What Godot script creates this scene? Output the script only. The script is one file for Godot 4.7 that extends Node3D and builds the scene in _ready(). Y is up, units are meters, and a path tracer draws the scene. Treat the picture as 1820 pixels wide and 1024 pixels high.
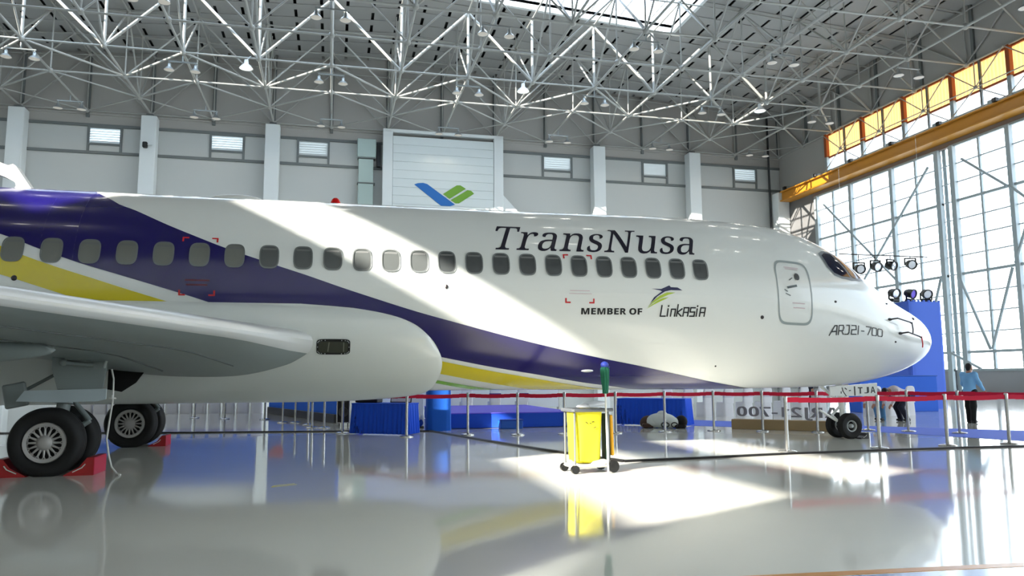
extends Node3D
const CAM_R := Vector3(0.973635, -0.004405, 0.228071)
const CAM_U := Vector3(-0.02231, 0.993181, 0.114425)
const CAM_B := Vector3(-0.22702, -0.116496, 0.966897)
const CAM_C := Vector3(-11.010474, 1.355582, 14.954815)

const EXPOSURE := 1.2
const SKY_E := 2.3
const SUN_E := 6.5
const LAMP_E := 3.6
const BACKLIT := 0.42
# world axes: x runs along the aircraft towards its nose, y up, z towards the photographer; the nose wheel stands at x = 0, z = 0; metres

var mats := {}
var taken := {}

class MB:
	# collects triangles; every triangle is turned so that its front faces along its normals
	var v := PackedVector3Array()
	var n := PackedVector3Array()
	var ix := PackedInt32Array()
	func tri(a: Vector3, b: Vector3, c: Vector3, na: Vector3, nb: Vector3, nc: Vector3) -> void:
		var k := v.size()
		if (b - a).cross(c - a).dot(na + nb + nc) > 0.0:
			v.append_array([a, c, b]); n.append_array([na, nc, nb])
		else:
			v.append_array([a, b, c]); n.append_array([na, nb, nc])
		ix.append_array([k, k + 1, k + 2])
	func flat(a: Vector3, b: Vector3, c: Vector3, out: Vector3) -> void:
		var m := (b - a).cross(c - a)
		if m.length_squared() < 1e-16: return
		m = m.normalized()
		if m.dot(out) < 0.0: m = -m
		tri(a, b, c, m, m, m)
	func quad(a: Vector3, b: Vector3, c: Vector3, d: Vector3, out: Vector3) -> void:
		flat(a, b, c, out); flat(a, c, d, out)
	func box(c: Vector3, s: Vector3, bs := Basis.IDENTITY, ch := 0.0) -> void:
		# a box with chamfered edges when ch > 0
		var h := s * 0.5
		if ch <= 0.0:
			for ax in 3:
				for sg in [-1.0, 1.0]:
					var u := Vector3.ZERO; var w := Vector3.ZERO; var o := Vector3.ZERO
					o[ax] = sg * h[ax]; u[(ax + 1) % 3] = h[(ax + 1) % 3]; w[(ax + 2) % 3] = h[(ax + 2) % 3]
					quad(c + bs * (o + u + w), c + bs * (o + u - w), c + bs * (o - u - w), c + bs * (o - u + w), bs * o)
			return
		ch = minf(ch, minf(h.x, minf(h.y, h.z)) * 0.9)
		for ax in 3:
			var i := (ax + 1) % 3; var j := (ax + 2) % 3
			for sg in [-1.0, 1.0]:
				var o := Vector3.ZERO; o[ax] = sg * h[ax]
				var u := Vector3.ZERO; u[i] = h[i] - ch
				var w := Vector3.ZERO; w[j] = h[j] - ch
				quad(c + bs * (o + u + w), c + bs * (o + u - w), c + bs * (o - u - w), c + bs * (o - u + w), bs * o)
			for s1 in [-1.0, 1.0]:
				for s2 in [-1.0, 1.0]:
					var l := Vector3.ZERO; l[ax] = h[ax] - ch
					var p := Vector3.ZERO; p[i] = s1 * h[i]; p[j] = s2 * (h[j] - ch)
					var q := Vector3.ZERO; q[i] = s1 * (h[i] - ch); q[j] = s2 * h[j]
					quad(c + bs * (p + l), c + bs * (p - l), c + bs * (q - l), c + bs * (q + l), bs * (p + q))
		for sx in [-1.0, 1.0]:
			for sy in [-1.0, 1.0]:
				for sz in [-1.0, 1.0]:
					var g := Vector3(sx, sy, sz)
					flat(c + bs * (g * (h - Vector3(0, ch, ch))), c + bs * (g * (h - Vector3(ch, 0, ch))), c + bs * (g * (h - Vector3(ch, ch, 0))), bs * g)
	func tube(a: Vector3, b: Vector3, r0: float, r1: float, k := 10, caps := true) -> void:
		var d := (b - a).normalized()
		var x := d.cross(Vector3.UP if absf(d.y) < 0.9 else Vector3.RIGHT).normalized()
		var y := d.cross(x)
		for i in k:
			var n0 := x * cos(TAU * i / k) + y * sin(TAU * i / k)
			var n1 := x * cos(TAU * (i + 1) / k) + y * sin(TAU * (i + 1) / k)
			tri(a + n0 * r0, a + n1 * r0, b + n1 * r1, n0, n1, n1)
			tri(a + n0 * r0, b + n1 * r1, b + n0 * r1, n0, n1, n0)
			if caps:
				flat(a, a + n0 * r0, a + n1 * r0, -d); flat(b, b + n0 * r1, b + n1 * r1, d)
	func path(p: Array, r: float, k := 8) -> void:
		for i in p.size() - 1:
			tube(p[i], p[i + 1], r, r, k, i == 0 or i == p.size() - 2)
			if i > 0: ball(p[i], Vector3.ONE * r, k, 4)
	func ball(c: Vector3, r: Vector3, k := 12, m := 8, bs := Basis.IDENTITY) -> void:
		var f := func(a: float, t: float) -> Vector3: return Vector3(cos(a) * cos(t), sin(t), sin(a) * cos(t))
		for i in k:
			for j in m:
				var q := []
				for e in [[i, j], [i + 1, j], [i + 1, j + 1], [i, j + 1]]:
					q.append(f.call(TAU * e[0] / k, PI * (float(e[1]) / m - 0.5)))
				var pn := []
				for e in q: pn.append([c + bs * (e * r), (bs * (e / r)).normalized()])
				if j > 0: tri(pn[0][0], pn[1][0], pn[2][0], pn[0][1], pn[1][1], pn[2][1])
				if j < m - 1: tri(pn[0][0], pn[2][0], pn[3][0], pn[0][1], pn[2][1], pn[3][1])
	func lathe(xf: Transform3D, pr: Array, k := 24, sharp := 0.6) -> void:
		# pr: Vector2(radius, height) about the local y axis; corners sharper than acos(sharp) stay hard
		var m := pr.size()
		var seg := []
		for i in m - 1:
			var t: Vector2 = (pr[i + 1] - pr[i]).normalized()
			seg.append(Vector2(t.y, -t.x))
		for i in m - 1:
			var n0: Vector2 = seg[i]; var n1: Vector2 = seg[i]
			if i > 0 and seg[i - 1].dot(seg[i]) > sharp: n0 = (seg[i - 1] + seg[i]).normalized()
			if i < m - 2 and seg[i + 1].dot(seg[i]) > sharp: n1 = (seg[i + 1] + seg[i]).normalized()
			for a in k:
				var c0 := cos(TAU * a / k); var s0 := sin(TAU * a / k)
				var c1 := cos(TAU * (a + 1) / k); var s1 := sin(TAU * (a + 1) / k)
				var p: Vector2 = pr[i]; var q: Vector2 = pr[i + 1]
				var A := xf * Vector3(p.x * c0, p.y, p.x * s0); var B := xf * Vector3(p.x * c1, p.y, p.x * s1)
				var C := xf * Vector3(q.x * c1, q.y, q.x * s1); var D := xf * Vector3(q.x * c0, q.y, q.x * s0)
				var nA := xf.basis * Vector3(n0.x * c0, n0.y, n0.x * s0); var nB := xf.basis * Vector3(n0.x * c1, n0.y, n0.x * s1)
				var nC := xf.basis * Vector3(n1.x * c1, n1.y, n1.x * s1); var nD := xf.basis * Vector3(n1.x * c0, n1.y, n1.x * s0)
				if p.x > 1e-5: tri(A, B, C, nA, nB, nC)
				if q.x > 1e-5: tri(A, C, D, nA, nC, nD)
	func prism(poly: PackedVector2Array, xf: Transform3D, d: float) -> void:
		# a flat outline (local xy) given thickness d along local +z
		var t := Geometry2D.triangulate_polygon(poly)
		for i in range(0, t.size(), 3):
			var a := poly[t[i]]; var b := poly[t[i + 1]]; var c := poly[t[i + 2]]
			flat(xf * Vector3(a.x, a.y, d), xf * Vector3(b.x, b.y, d), xf * Vector3(c.x, c.y, d), xf.basis.z)
			flat(xf * Vector3(a.x, a.y, 0), xf * Vector3(b.x, b.y, 0), xf * Vector3(c.x, c.y, 0), -xf.basis.z)
		var cw := Geometry2D.is_polygon_clockwise(poly)
		for i in poly.size():
			var a := poly[i]; var b := poly[(i + 1) % poly.size()]
			var o := Vector2(b.y - a.y, a.x - b.x) * (-1.0 if cw else 1.0)
			quad(xf * Vector3(a.x, a.y, 0), xf * Vector3(b.x, b.y, 0), xf * Vector3(b.x, b.y, d), xf * Vector3(a.x, a.y, d), xf.basis * Vector3(o.x, o.y, 0))
	func grid(p: Array, out: Callable) -> void:
		# p[i][j] points, smooth; out(point) says roughly which way is outside
		var r := p.size(); var c: int = p[0].size()
		var nn := []
		for i in r:
			var row := []
			for j in c:
				var du: Vector3 = p[mini(i + 1, r - 1)][j] - p[maxi(i - 1, 0)][j]
				var dv: Vector3 = p[i][mini(j + 1, c - 1)] - p[i][maxi(j - 1, 0)]
				var m := du.cross(dv)
				if m.length() < 1e-9: m = out.call(p[i][j])
				m = m.normalized()
				row.append(m if m.dot(out.call(p[i][j])) >= 0 else -m)
			nn.append(row)
		for i in r - 1:
			for j in c - 1:
				tri(p[i][j], p[i + 1][j], p[i + 1][j + 1], nn[i][j], nn[i + 1][j], nn[i + 1][j + 1])
				tri(p[i][j], p[i + 1][j + 1], p[i][j + 1], nn[i][j], nn[i + 1][j + 1], nn[i][j + 1])
	func mesh() -> ArrayMesh:
		var m := ArrayMesh.new()
		if v.is_empty(): return m
		var a := []
		a.resize(Mesh.ARRAY_MAX)
		a[Mesh.ARRAY_VERTEX] = v; a[Mesh.ARRAY_NORMAL] = n; a[Mesh.ARRAY_INDEX] = ix
		m.add_surface_from_arrays(Mesh.PRIMITIVE_TRIANGLES, a)
		return m

func mat(key: String, c := Color.WHITE, rough := 0.6, metal := 0.0, coat := 0.0) -> StandardMaterial3D:
	if mats.has(key): return mats[key]
	var m := StandardMaterial3D.new()
	m.resource_name = key; m.albedo_color = c; m.roughness = rough; m.metallic = metal
	m.cull_mode = BaseMaterial3D.CULL_DISABLED
	if coat > 0.0:
		m.clearcoat_enabled = true; m.clearcoat = coat; m.clearcoat_roughness = 0.05
	mats[key] = m
	return m

func glass(key: String, c: Color, a: float) -> StandardMaterial3D:
	var m := mat(key, Color(c.r, c.g, c.b, a), 0.02)
	m.transparency = BaseMaterial3D.TRANSPARENCY_ALPHA
	return m

func cloth(key: String, c: Color) -> StandardMaterial3D:
	var m := mat(key, c, 0.85)
	m.rim_enabled = true; m.rim = 0.25; m.rim_tint = 0.6
	return m

func numbered(s: String) -> String:
	if not taken.has(s):
		taken[s] = 0
		return s
	taken[s] += 1
	return "%s_%03d" % [s, taken[s]]

func thing(called: String, label: String, category: String, at := Vector3.ZERO, turn := 0.0, group := "") -> Node3D:
	var o := Node3D.new()
	o.name = numbered(called); add_child(o)
	o.position = at; o.rotation.y = turn
	return tag(o, label, category, group)

func tag(o: Node3D, label: String, category: String, group := "") -> Node3D:
	o.set_meta("label", label); o.set_meta("category", category)
	if group: o.set_meta("group", group)
	return o

func obj(called: String, st, m: Material, parent: Node = self, label := "") -> MeshInstance3D:
	var o := MeshInstance3D.new()
	o.mesh = st.mesh() if st is MB else st
	o.material_override = m
	o.name = numbered(called) if parent == self else called
	parent.add_child(o, true)
	if label: o.set_meta("label", label)
	return o

func group_part(called: String, parent: Node3D) -> Node3D:
	var o := Node3D.new(); o.name = called; parent.add_child(o, true)
	return o

func struct(called: String, st = null, m: Material = null) -> Node3D:
	var o: Node3D
	if st == null:
		o = Node3D.new(); o.name = numbered(called); add_child(o)
	else: o = obj(called, st, m)
	o.set_meta("kind", "structure")
	return o

func stuff(o: Node) -> Node:
	o.set_meta("kind", "stuff")
	return o

func dup(o: Node3D, at: Vector3, turn: float, label: String) -> Node3D:
	var c: Node3D = o.duplicate()
	c.name = numbered(String(o.name).rstrip("_0123456789")); add_child(c)
	c.position = at; c.rotation.y = turn
	c.set_meta("label", label)
	return c

func one_box(c: Vector3, s: Vector3, ch := 0.0, bs := Basis.IDENTITY) -> MB:
	var b := MB.new(); b.box(c, s, bs, ch)
	return b

func lut(xs: Array, ys: Array, x: float) -> float:
	# smooth interpolation through a table (monotone knots)
	var k := xs.size()
	if x <= xs[0]: return ys[0]
	if x >= xs[k - 1]: return ys[k - 1]
	var i := 0
	while xs[i + 1] < x: i += 1
	var h: float = xs[i + 1] - xs[i]
	var t: float = (x - xs[i]) / h
	var m0: float = (ys[i + 1] - ys[i]) / h
	var m1 := m0
	if i > 0: m0 = (ys[i + 1] - ys[i - 1]) / (xs[i + 1] - xs[i - 1])
	if i < k - 2: m1 = (ys[i + 2] - ys[i]) / (xs[i + 2] - xs[i])
	var t2 := t * t; var t3 := t2 * t
	return (2 * t3 - 3 * t2 + 1) * ys[i] + (t3 - 2 * t2 + t) * h * m0 + (-2 * t3 + 3 * t2) * ys[i + 1] + (t3 - t2) * h * m1

func lin(xs: Array, ys: Array, x: float) -> float:
	for i in xs.size() - 1:
		if x <= xs[i + 1]:
			return lerpf(ys[i], ys[i + 1], clampf((x - xs[i]) / maxf(xs[i + 1] - xs[i], 1e-6), 0, 1))
	return ys[-1]

# ------------------------------------------------------------------ main
func _ready() -> void:
	var cam := Camera3D.new()
	cam.name = "camera"; add_child(cam)
	cam.transform = Transform3D(Basis(CAM_R, CAM_U, CAM_B), CAM_C)
	cam.fov = 41.3642; cam.near = 0.1; cam.far = 1000.0
	cam.current = true
	var env := Environment.new()
	env.background_mode = Environment.BG_SKY
	var sky := Sky.new()
	var sm := ProceduralSkyMaterial.new()
	sm.sky_top_color = Color(0.80, 0.88, 0.97); sm.sky_horizon_color = Color(0.98, 1.0, 0.99)
	sm.ground_bottom_color = Color(0.7, 0.7, 0.68); sm.ground_horizon_color = Color(0.9, 0.92, 0.92)
	sm.sky_energy_multiplier = SKY_E; sm.ground_energy_multiplier = SKY_E
	sm.sun_angle_max = 1.0
	sky.sky_material = sm; env.sky = sky
	env.tonemap_mode = Environment.TONE_MAPPER_LINEAR
	env.tonemap_exposure = EXPOSURE
	env.sdfgi_enabled = true; env.ssao_enabled = true; env.ssil_enabled = true
	var we := WorldEnvironment.new(); we.name = "environment"; we.environment = env; add_child(we)
	var sun := DirectionalLight3D.new()
	sun.name = "sun"; add_child(sun)
	sun.basis = Basis.looking_at(Vector3(1.85, -1.0, -1.0), Vector3.UP)
	sun.light_color = Color(1.0, 0.97, 0.92); sun.light_energy = SUN_E; sun.light_angular_distance = 0.3
	sun.shadow_enabled = true
	build_shell()
	build_truss()
	build_lamps()
	build_aircraft()
	build_floor_things()
	build_people()

# ------------------------------------------------------------------ the hangar
const NX := -11.65
const DX := 5.93
const ROWS := [-66.2, -61.3, -56.0, -49.6, -43.7, -37.6, -31.5, -25.5, -19.5, -13.5, -7.5, -1.5, 4.5, 10.5, 16.5, 22.5, 28.5, 34.5, 40.5]
const WX := 41.9     # inner face of the door wall
const LX := -53.0    # inner face of the left wall
const FZ := -66.6    # inner face of the far wall
const BZ := 45.0     # inner face of the wall behind the photographer

func roof_y(x: float) -> float: return 36.75 - 0.062 * absf(x + 5.65)

func hexa(b: MB, x0: float, x1: float, z0: float, z1: float, drop: float, th: float) -> void:
	# a slab that follows one slope of the roof
	var a0 := roof_y(x0) - drop; var a1 := roof_y(x1) - drop
	var p := [Vector3(x0, a0, z0), Vector3(x1, a1, z0), Vector3(x1, a1, z1), Vector3(x0, a0, z1)]
	var q := []
	for e in p: q.append(e - Vector3(0, th, 0))
	b.quad(p[0], p[1], p[2], p[3], Vector3.UP); b.quad(q[0], q[1], q[2], q[3], Vector3.DOWN)
	for i in 4:
		var j := (i + 1) % 4
		b.quad(p[i], p[j], q[j], q[i], (p[i] + p[j]) * 0.5 - (p[0] + p[2]) * 0.5)

func slab(b: MB, x0: float, x1: float, z0: float, z1: float, drop: float, th: float) -> void:
	if x0 < -5.65 and x1 > -5.65:
		hexa(b, x0, -5.65, z0, z1, drop, th); hexa(b, -5.65, x1, z0, z1, drop, th)
	else: hexa(b, x0, x1, z0, z1, drop, th)

func span(a: Vector3, b: Vector3, ch := 0.0) -> MB:
	return one_box((a + b) * 0.5, (b - a).abs(), ch)

func build_shell() -> void:
	var wall := mat("wall cladding", Color(0.74, 0.75, 0.74), 0.6)
	var upper := mat("upper cladding", Color(0.66, 0.65, 0.63), 0.7)
	var girt := mat("girt steel", Color(0.42, 0.44, 0.44), 0.6)
	var white := mat("white paint", Color(0.86, 0.88, 0.88), 0.5)
	# floor: glossy pale epoxy
	var fm := mat("epoxy floor", Color(0.87, 0.87, 0.84), 0.07)
	fm.metallic_specular = 0.75
	var fn := NoiseTexture2D.new(); fn.width = 512; fn.height = 512; fn.seamless = true; fn.as_normal_map = true; fn.bump_strength = 1.2
	var fl := FastNoiseLite.new(); fl.seed = 4; fl.frequency = 0.012; fl.fractal_octaves = 2; fn.noise = fl
	fm.normal_enabled = true; fm.normal_texture = fn; fm.normal_scale = 0.03
	fm.uv1_triplanar = true; fm.uv1_world_triplanar = true; fm.uv1_scale = Vector3(0.25, 0.25, 0.25)
	struct("floor", span(Vector3(LX - 0.4, -0.3, FZ - 0.4), Vector3(WX + 0.4, 0, BZ + 0.4)), fm)
	var apron := mat("apron concrete", Color(0.78, 0.77, 0.74), 0.9)
	struct("ground_outside", span(Vector3(-300, -0.6, -300), Vector3(400, -0.32, 300)), apron)
	# ceiling: dark deck over light panels that leave slots between them, cross strips below
	var deck := MB.new()
	slab(deck, LX - 0.4, WX + 0.4, FZ - 0.4, -50.0, 0.0, 0.3)
	slab(deck, LX - 0.4, WX + 0.4, -42.0, BZ + 0.4, 0.0, 0.3)
	slab(deck, 20.2, WX + 0.4, -50.0, -42.0, 0.0, 0.3)
	var ceil: Node3D = struct("ceiling", deck, mat("roof deck", Color(0.14, 0.15, 0.16), 0.9))
	var cp := mat("ceiling panel", Color(0.63, 0.63, 0.62), 0.7)
	var i := 0
	var x := LX
	while x < WX - 0.5:
		var x0 := x + 0.14; var x1 := minf(x + 2.37 - 0.14, WX)
		for zz in [[FZ, -50.2], [-50.2, -41.8], [-41.8, BZ]]:
			if zz[0] == -50.2 and x0 < 20.2: continue
			var b := MB.new(); slab(b, x0, x1, zz[0], zz[1], 0.62, 0.07)
			obj("ceiling_panel", b, cp, ceil)
		x += 2.37
	var z := FZ + 0.9
	while z < 20.0:
		var b := MB.new()
		if z > -50.6 and z < -41.4:
			if z > -49.2 and z < -42.8: slab(b, 20.4, WX, z, z + 1.05, 0.70, 0.06)
		else: slab(b, LX, WX, z, z + 1.05, 0.70, 0.06)
		if not b.v.is_empty(): obj("roof_purlin", b, cp, ceil)
		z += 2.62
	# the long skylight
	var sky: Node3D = struct("window_1")
	var cur := MB.new()
	for e in [[-50.35, -50.0], [-42.0, -41.65]]: slab(cur, -50.3, 20.5, e[0], e[1], -0.5, 1.3)
	hexa(cur, 20.2, 20.5, -50.0, -42.0, -0.5, 1.3); hexa(cur, -50.6, -50.3, -50.35, -41.65, -0.5, 1.3)
	obj("skylight_curb", cur, white, sky)
	slab_fill(sky)
	# far wall, bay by bay
	var far: Node3D = struct("wall_far")
	var cols := []
	for k in [-7, -5, -3, -1, 1, 3, 5, 7, 9]: cols.append(NX + DX * k)
	var wins := [[-35.2, -32.2], [-23.75, -20.5], [-15.06, -11.9], [11.8, 15.2], [23.93, 27.0], [35.7, 38.7]]
	for c in 8:
		var a: float = cols[c]; var b: float = cols[c + 1]
		if c == 7: b = WX + 0.4
		obj("wall_panel", span(Vector3(a, 0, FZ - 0.25), Vector3(b, 23.7, FZ)), wall, far)
		var w = null
		for e in wins:
			if e[0] > a and e[1] < b: w = e
		if w == null:
			obj("wall_panel", span(Vector3(a, 23.95, FZ - 0.25), Vector3(b, 26.5, FZ)), wall, far)
		else:
			obj("wall_panel", span(Vector3(a, 23.95, FZ - 0.25), Vector3(w[0], 26.5, FZ)), wall, far)
			obj("wall_panel", span(Vector3(w[1], 23.95, FZ - 0.25), Vector3(b, 26.5, FZ)), wall, far)
			obj("wall_panel", span(Vector3(w[0], 23.95, FZ - 0.25), Vector3(w[1], 24.72, FZ)), wall, far)
			var win: Node3D = struct("window_%d" % (c + 2))
			var fr := MB.new()
			for s in w: fr.box(Vector3(s, 25.15, FZ + 0.04), Vector3(0.22, 2.8, 0.2))
			for y in [24.72, 26.42]: fr.box(Vector3((w[0] + w[1]) * 0.5, y, FZ + 0.05), Vector3(w[1] - w[0], 0.2, 0.2))
			obj("window_frame", fr, girt, win)
			obj("pane", span(Vector3(w[0], 24.8, FZ - 0.2), Vector3(w[1], 26.4, FZ - 0.18)), glass("louvre glass", Color(0.9, 0.95, 1), 0.08), win)
			for s in 6:
				obj("louvre_slat", one_box(Vector3((w[0] + w[1]) * 0.5, 24.98 + s * 0.255, FZ - 0.06), Vector3(w[1] - w[0] - 0.2, 0.03, 0.25), 0.0, Basis(Vector3.RIGHT, [-0.75, -0.85, -1.2, -1.1, -1.3, -1.05][wins.find(w)])), white, win)
		for y in [23.83, 26.62]:
			obj("girt", span(Vector3(a, y - 0.14, FZ - 0.25), Vector3(b, y + 0.14, FZ + 0.16), 0.02), girt, far)
		obj("upper_panel", span(Vector3(a, 26.7, FZ - 0.25), Vector3(b, 27.75, FZ)), upper, far)
		obj("girt", span(Vector3(a, 27.7, FZ - 0.25), Vector3(b, 27.95, FZ + 0.14), 0.02), upper, far)
		for h in 2:
			var p0 := lerpf(a, b, h * 0.5); var p1 := lerpf(a, b, h * 0.5 + 0.5)
			obj("upper_panel", span(Vector3(p0, 27.9, FZ - 0.25), Vector3(p1, 36.6, FZ)), upper, far)
			obj("wall_post", span(Vector3(p0 - 0.16, 27.4, FZ), Vector3(p0 + 0.16, roof_y(p0) - 0.7, FZ + 0.22), 0.02), girt, far)
	# columns in front of it
	for k in [-5, -3, -1, 5, 7]:
		var cx = NX + DX * k
		var o := thing("column", {-5: "white column at the left edge, above the antenna fin", -3: "white column carrying a small black camera", -1: "white column third from the left, between two louvred windows", 5: "white column just right of the wall banner", 7: "white column second to the right of the wall banner"}[k], "column", Vector3(cx, 0, -65.9), 0.0, "white columns along the far wall")
		obj("shaft", one_box(Vector3(0.15 if k > 0 else 0.0, 13.8, 0), Vector3(1.45, 27.6, 1.3), 0.05), white, o)
		obj("bearing_cap", one_box(Vector3(0, 27.72, 0), Vector3(0.7, 0.3, 0.7), 0.03), girt, o)
	var cc := thing("column", "short white column in the far right corner under the yellow beam end", "column", Vector3(41.1, 0, -65.3), 0.0, "white columns along the far wall")
	obj("shaft", one_box(Vector3(0, 11.6, 0), Vector3(1.5, 23.2, 1.3), 0.05), white, cc)
	var pipe := MB.new(); pipe.tube(Vector3(40.1, 0, -65.95), Vector3(40.1, 33, -65.95), 0.13, 0.13)
	tag(obj("downpipe", pipe, mat("dark pipe", Color(0.16, 0.17, 0.18), 0.5)), "dark vertical pipe in the far right corner of the hall", "pipe")
	var cam := thing("security_camera", "small black camera on the side of the second white column", "camera", Vector3(NX - DX * 3 - 0.1, 24.45, -65.2))
	obj("camera_body", one_box(Vector3(-0.05, 0, 0.25), Vector3(0.45, 0.6, 0.45), 0.08), mat("black plastic", Color(0.03, 0.03, 0.035), 0.4), cam)
	obj("bracket", one_box(Vector3(0.3, 0.1, 0.1), Vector3(0.5, 0.14, 0.3), 0.03), white, cam)
	# duct left of the banner
	var dz := -66.1
	var du := thing("ventilation_duct", "pale green sheet metal duct running down the wall left of the banner", "duct", Vector3(-7.95, 0, dz))
	var dm := mat("duct metal", Color(0.66, 0.73, 0.71), 0.45, 0.2)
	obj("duct_head", one_box(Vector3(0, 25.75, 0.1), Vector3(1.95, 2.0, 1.0), 0.05), dm, du)
	obj("duct_pipe", one_box(Vector3(-0.05, 23.3, 0), Vector3(1.55, 2.6, 0.8), 0.04), dm, du)
	obj("duct_pipe", one_box(Vector3(-0.05, 12.0, 0), Vector3(1.6, 19.8, 0.85), 0.04), dm, du)
	for y in [24.7, 21.95]: obj("duct_flange", one_box(Vector3(0, y, 0.02), Vector3(1.85, 0.1, 0.95)), girt, du)
	var dark := mat("dark recess", Color(0.2, 0.21, 0.22), 0.8)
	obj("duct_side_frame", one_box(Vector3(1.3, 25.2, -0.1), Vector3(0.4, 2.6, 0.6)), dark, du)
	# white banner wall with the emblem
	var bn := thing("wall_banner", "big white panelled banner wall with a blue and green winged emblem", "banner", Vector3(0.3, 0, -65.4))
	var pan := mat("banner panel", Color(0.85, 0.88, 0.88), 0.25)
	for s in 10:
		obj("panel", one_box(Vector3(0, 18.35 + s * 0.93, 0), Vector3(11.0, 0.915, 0.4), 0.02), pan, bn)
	obj("panel", one_box(Vector3(0, 9.0, 0), Vector3(11.0, 17.7, 0.4), 0.02), pan, bn)
	for s in [-1.0, 1.0]: obj("banner_edge", one_box(Vector3(s * 6.05, 13.85, 0.02), Vector3(1.05, 27.7, 0.5), 0.04), white, bn)
	obj("banner_top", one_box(Vector3(0, 27.75, 0.02), Vector3(13.15, 0.35, 0.5), 0.04), white, bn)
	var br := MB.new(); br.prism(PackedVector2Array([Vector2(6.5, 21.4), Vector2(8.1, 19.7), Vector2(9.4, 17.5), Vector2(6.5, 17.5)]), Transform3D(Basis.IDENTITY, Vector3(0, 0, -0.2)), 0.3)
	obj("banner_wing", br, white, bn)
	var lo := MB.new()
	lo.prism(PackedVector2Array([Vector2(-2.9, 21.95), Vector2(-2.5, 22.1), Vector2(-1.95, 22.16), Vector2(-1.5, 22.05), Vector2(1.5, 19.95), Vector2(1.0, 19.75), Vector2(0.0, 19.75)]), Transform3D(Basis.IDENTITY, Vector3(-0.3, 0, 0.2)), 0.05)
	obj("blue_emblem_stroke", lo, mat("emblem blue", Color(0.12, 0.42, 0.72), 0.4), bn, "blue slanted stroke of the emblem")
	var lg := MB.new()
	lg.prism(PackedVector2Array([Vector2(0.2, 21.05), Vector2(1.7, 22.08), Vector2(2.1, 22.1), Vector2(2.7, 21.75), Vector2(0.92, 20.55)]), Transform3D(Basis.IDENTITY, Vector3(-0.3, 0, 0.2)), 0.05)
	lg.prism(PackedVector2Array([Vector2(1.04, 20.42), Vector2(2.89, 21.62), Vector2(3.3, 21.55), Vector2(3.6, 21.25), Vector2(1.95, 20.1), Vector2(1.6, 20.08)]), Transform3D(Basis.IDENTITY, Vector3(-0.3, 0, 0.2)), 0.05)
	obj("green_emblem_stroke", lg, mat("emblem green", Color(0.44, 0.63, 0.20), 0.4), bn, "two green slanted strokes of the emblem")
	build_right_wall(wall, upper, girt, white)
	# left wall: closed but for two long clerestory slots that let the low sun in
	var lw: Node3D = struct("wall_left")
	for e in [[0.0, 24.2, FZ, BZ], [24.2, 25.5, FZ, 19.4], [24.2, 25.5, 21.4, 26.4], [24.2, 25.5, 32.5, BZ], [25.5, 26.3, FZ, BZ], [26.3, 27.15, FZ, 22.4], [26.3, 27.15, 32.5, BZ], [27.15, 33.8, FZ, BZ]]:
		obj("wall_panel", span(Vector3(LX - 0.12, e[0], e[2]), Vector3(LX, e[1], e[3])), wall, lw)
	# wall behind the photographer: tall glazed doors
	var bw: Node3D = struct("wall_back")
	var poly := mat("translucent sheet", Color(0.86, 0.87, 0.85), 0.6)
	poly.backlight_enabled = true; poly.backlight = Color(BACKLIT, BACKLIT, BACKLIT * 0.98)
	obj("wall_panel", span(Vector3(LX - 0.4, 0, BZ), Vector3(WX + 0.4, 1.8, BZ + 0.4)), wall, bw)
	obj("wall_panel", span(Vector3(LX - 0.4, 30.0, BZ), Vector3(WX + 0.4, 36.6, BZ + 0.4)), wall, bw)
	for s in 32:
		var sh := MB.new(); sh.quad(Vector3(LX + s * 3.06, 1.8, BZ + 0.1), Vector3(LX + s * 3.06 + 3.06, 1.8, BZ + 0.1), Vector3(LX + s * 3.06 + 3.06, 30.0, BZ + 0.1), Vector3(LX + s * 3.06, 30.0, BZ + 0.1), Vector3.FORWARD)
		obj("translucent_sheet", sh, poly, bw)
		obj("mullion", span(Vector3(LX + s * 3.06 - 0.1, 1.8, BZ), Vector3(LX + s * 3.06 + 0.1, 30.0, BZ + 0.3)), girt, bw)

func slab_fill(sky: Node3D) -> void:
	var g := glass("skylight glass", Color(0.95, 0.98, 1.0), 0.06)
	var x := -50.3
	while x < 20.0:
		var x1 := minf(x + 2.95, 20.2)
		if x < -5.65 and x1 > -5.65: x1 = -5.65
		var b := MB.new(); hexa(b, x + 0.04, x1 - 0.04, -49.98, -42.02, -0.3, 0.03)
		obj("pane", b, g, sky)
		var m := MB.new(); hexa(m, x - 0.06, x + 0.06, -50.0, -42.0, -0.33, 0.16)
		obj("glazing_bar", m, mat("white paint"), sky)
		x = x1

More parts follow.
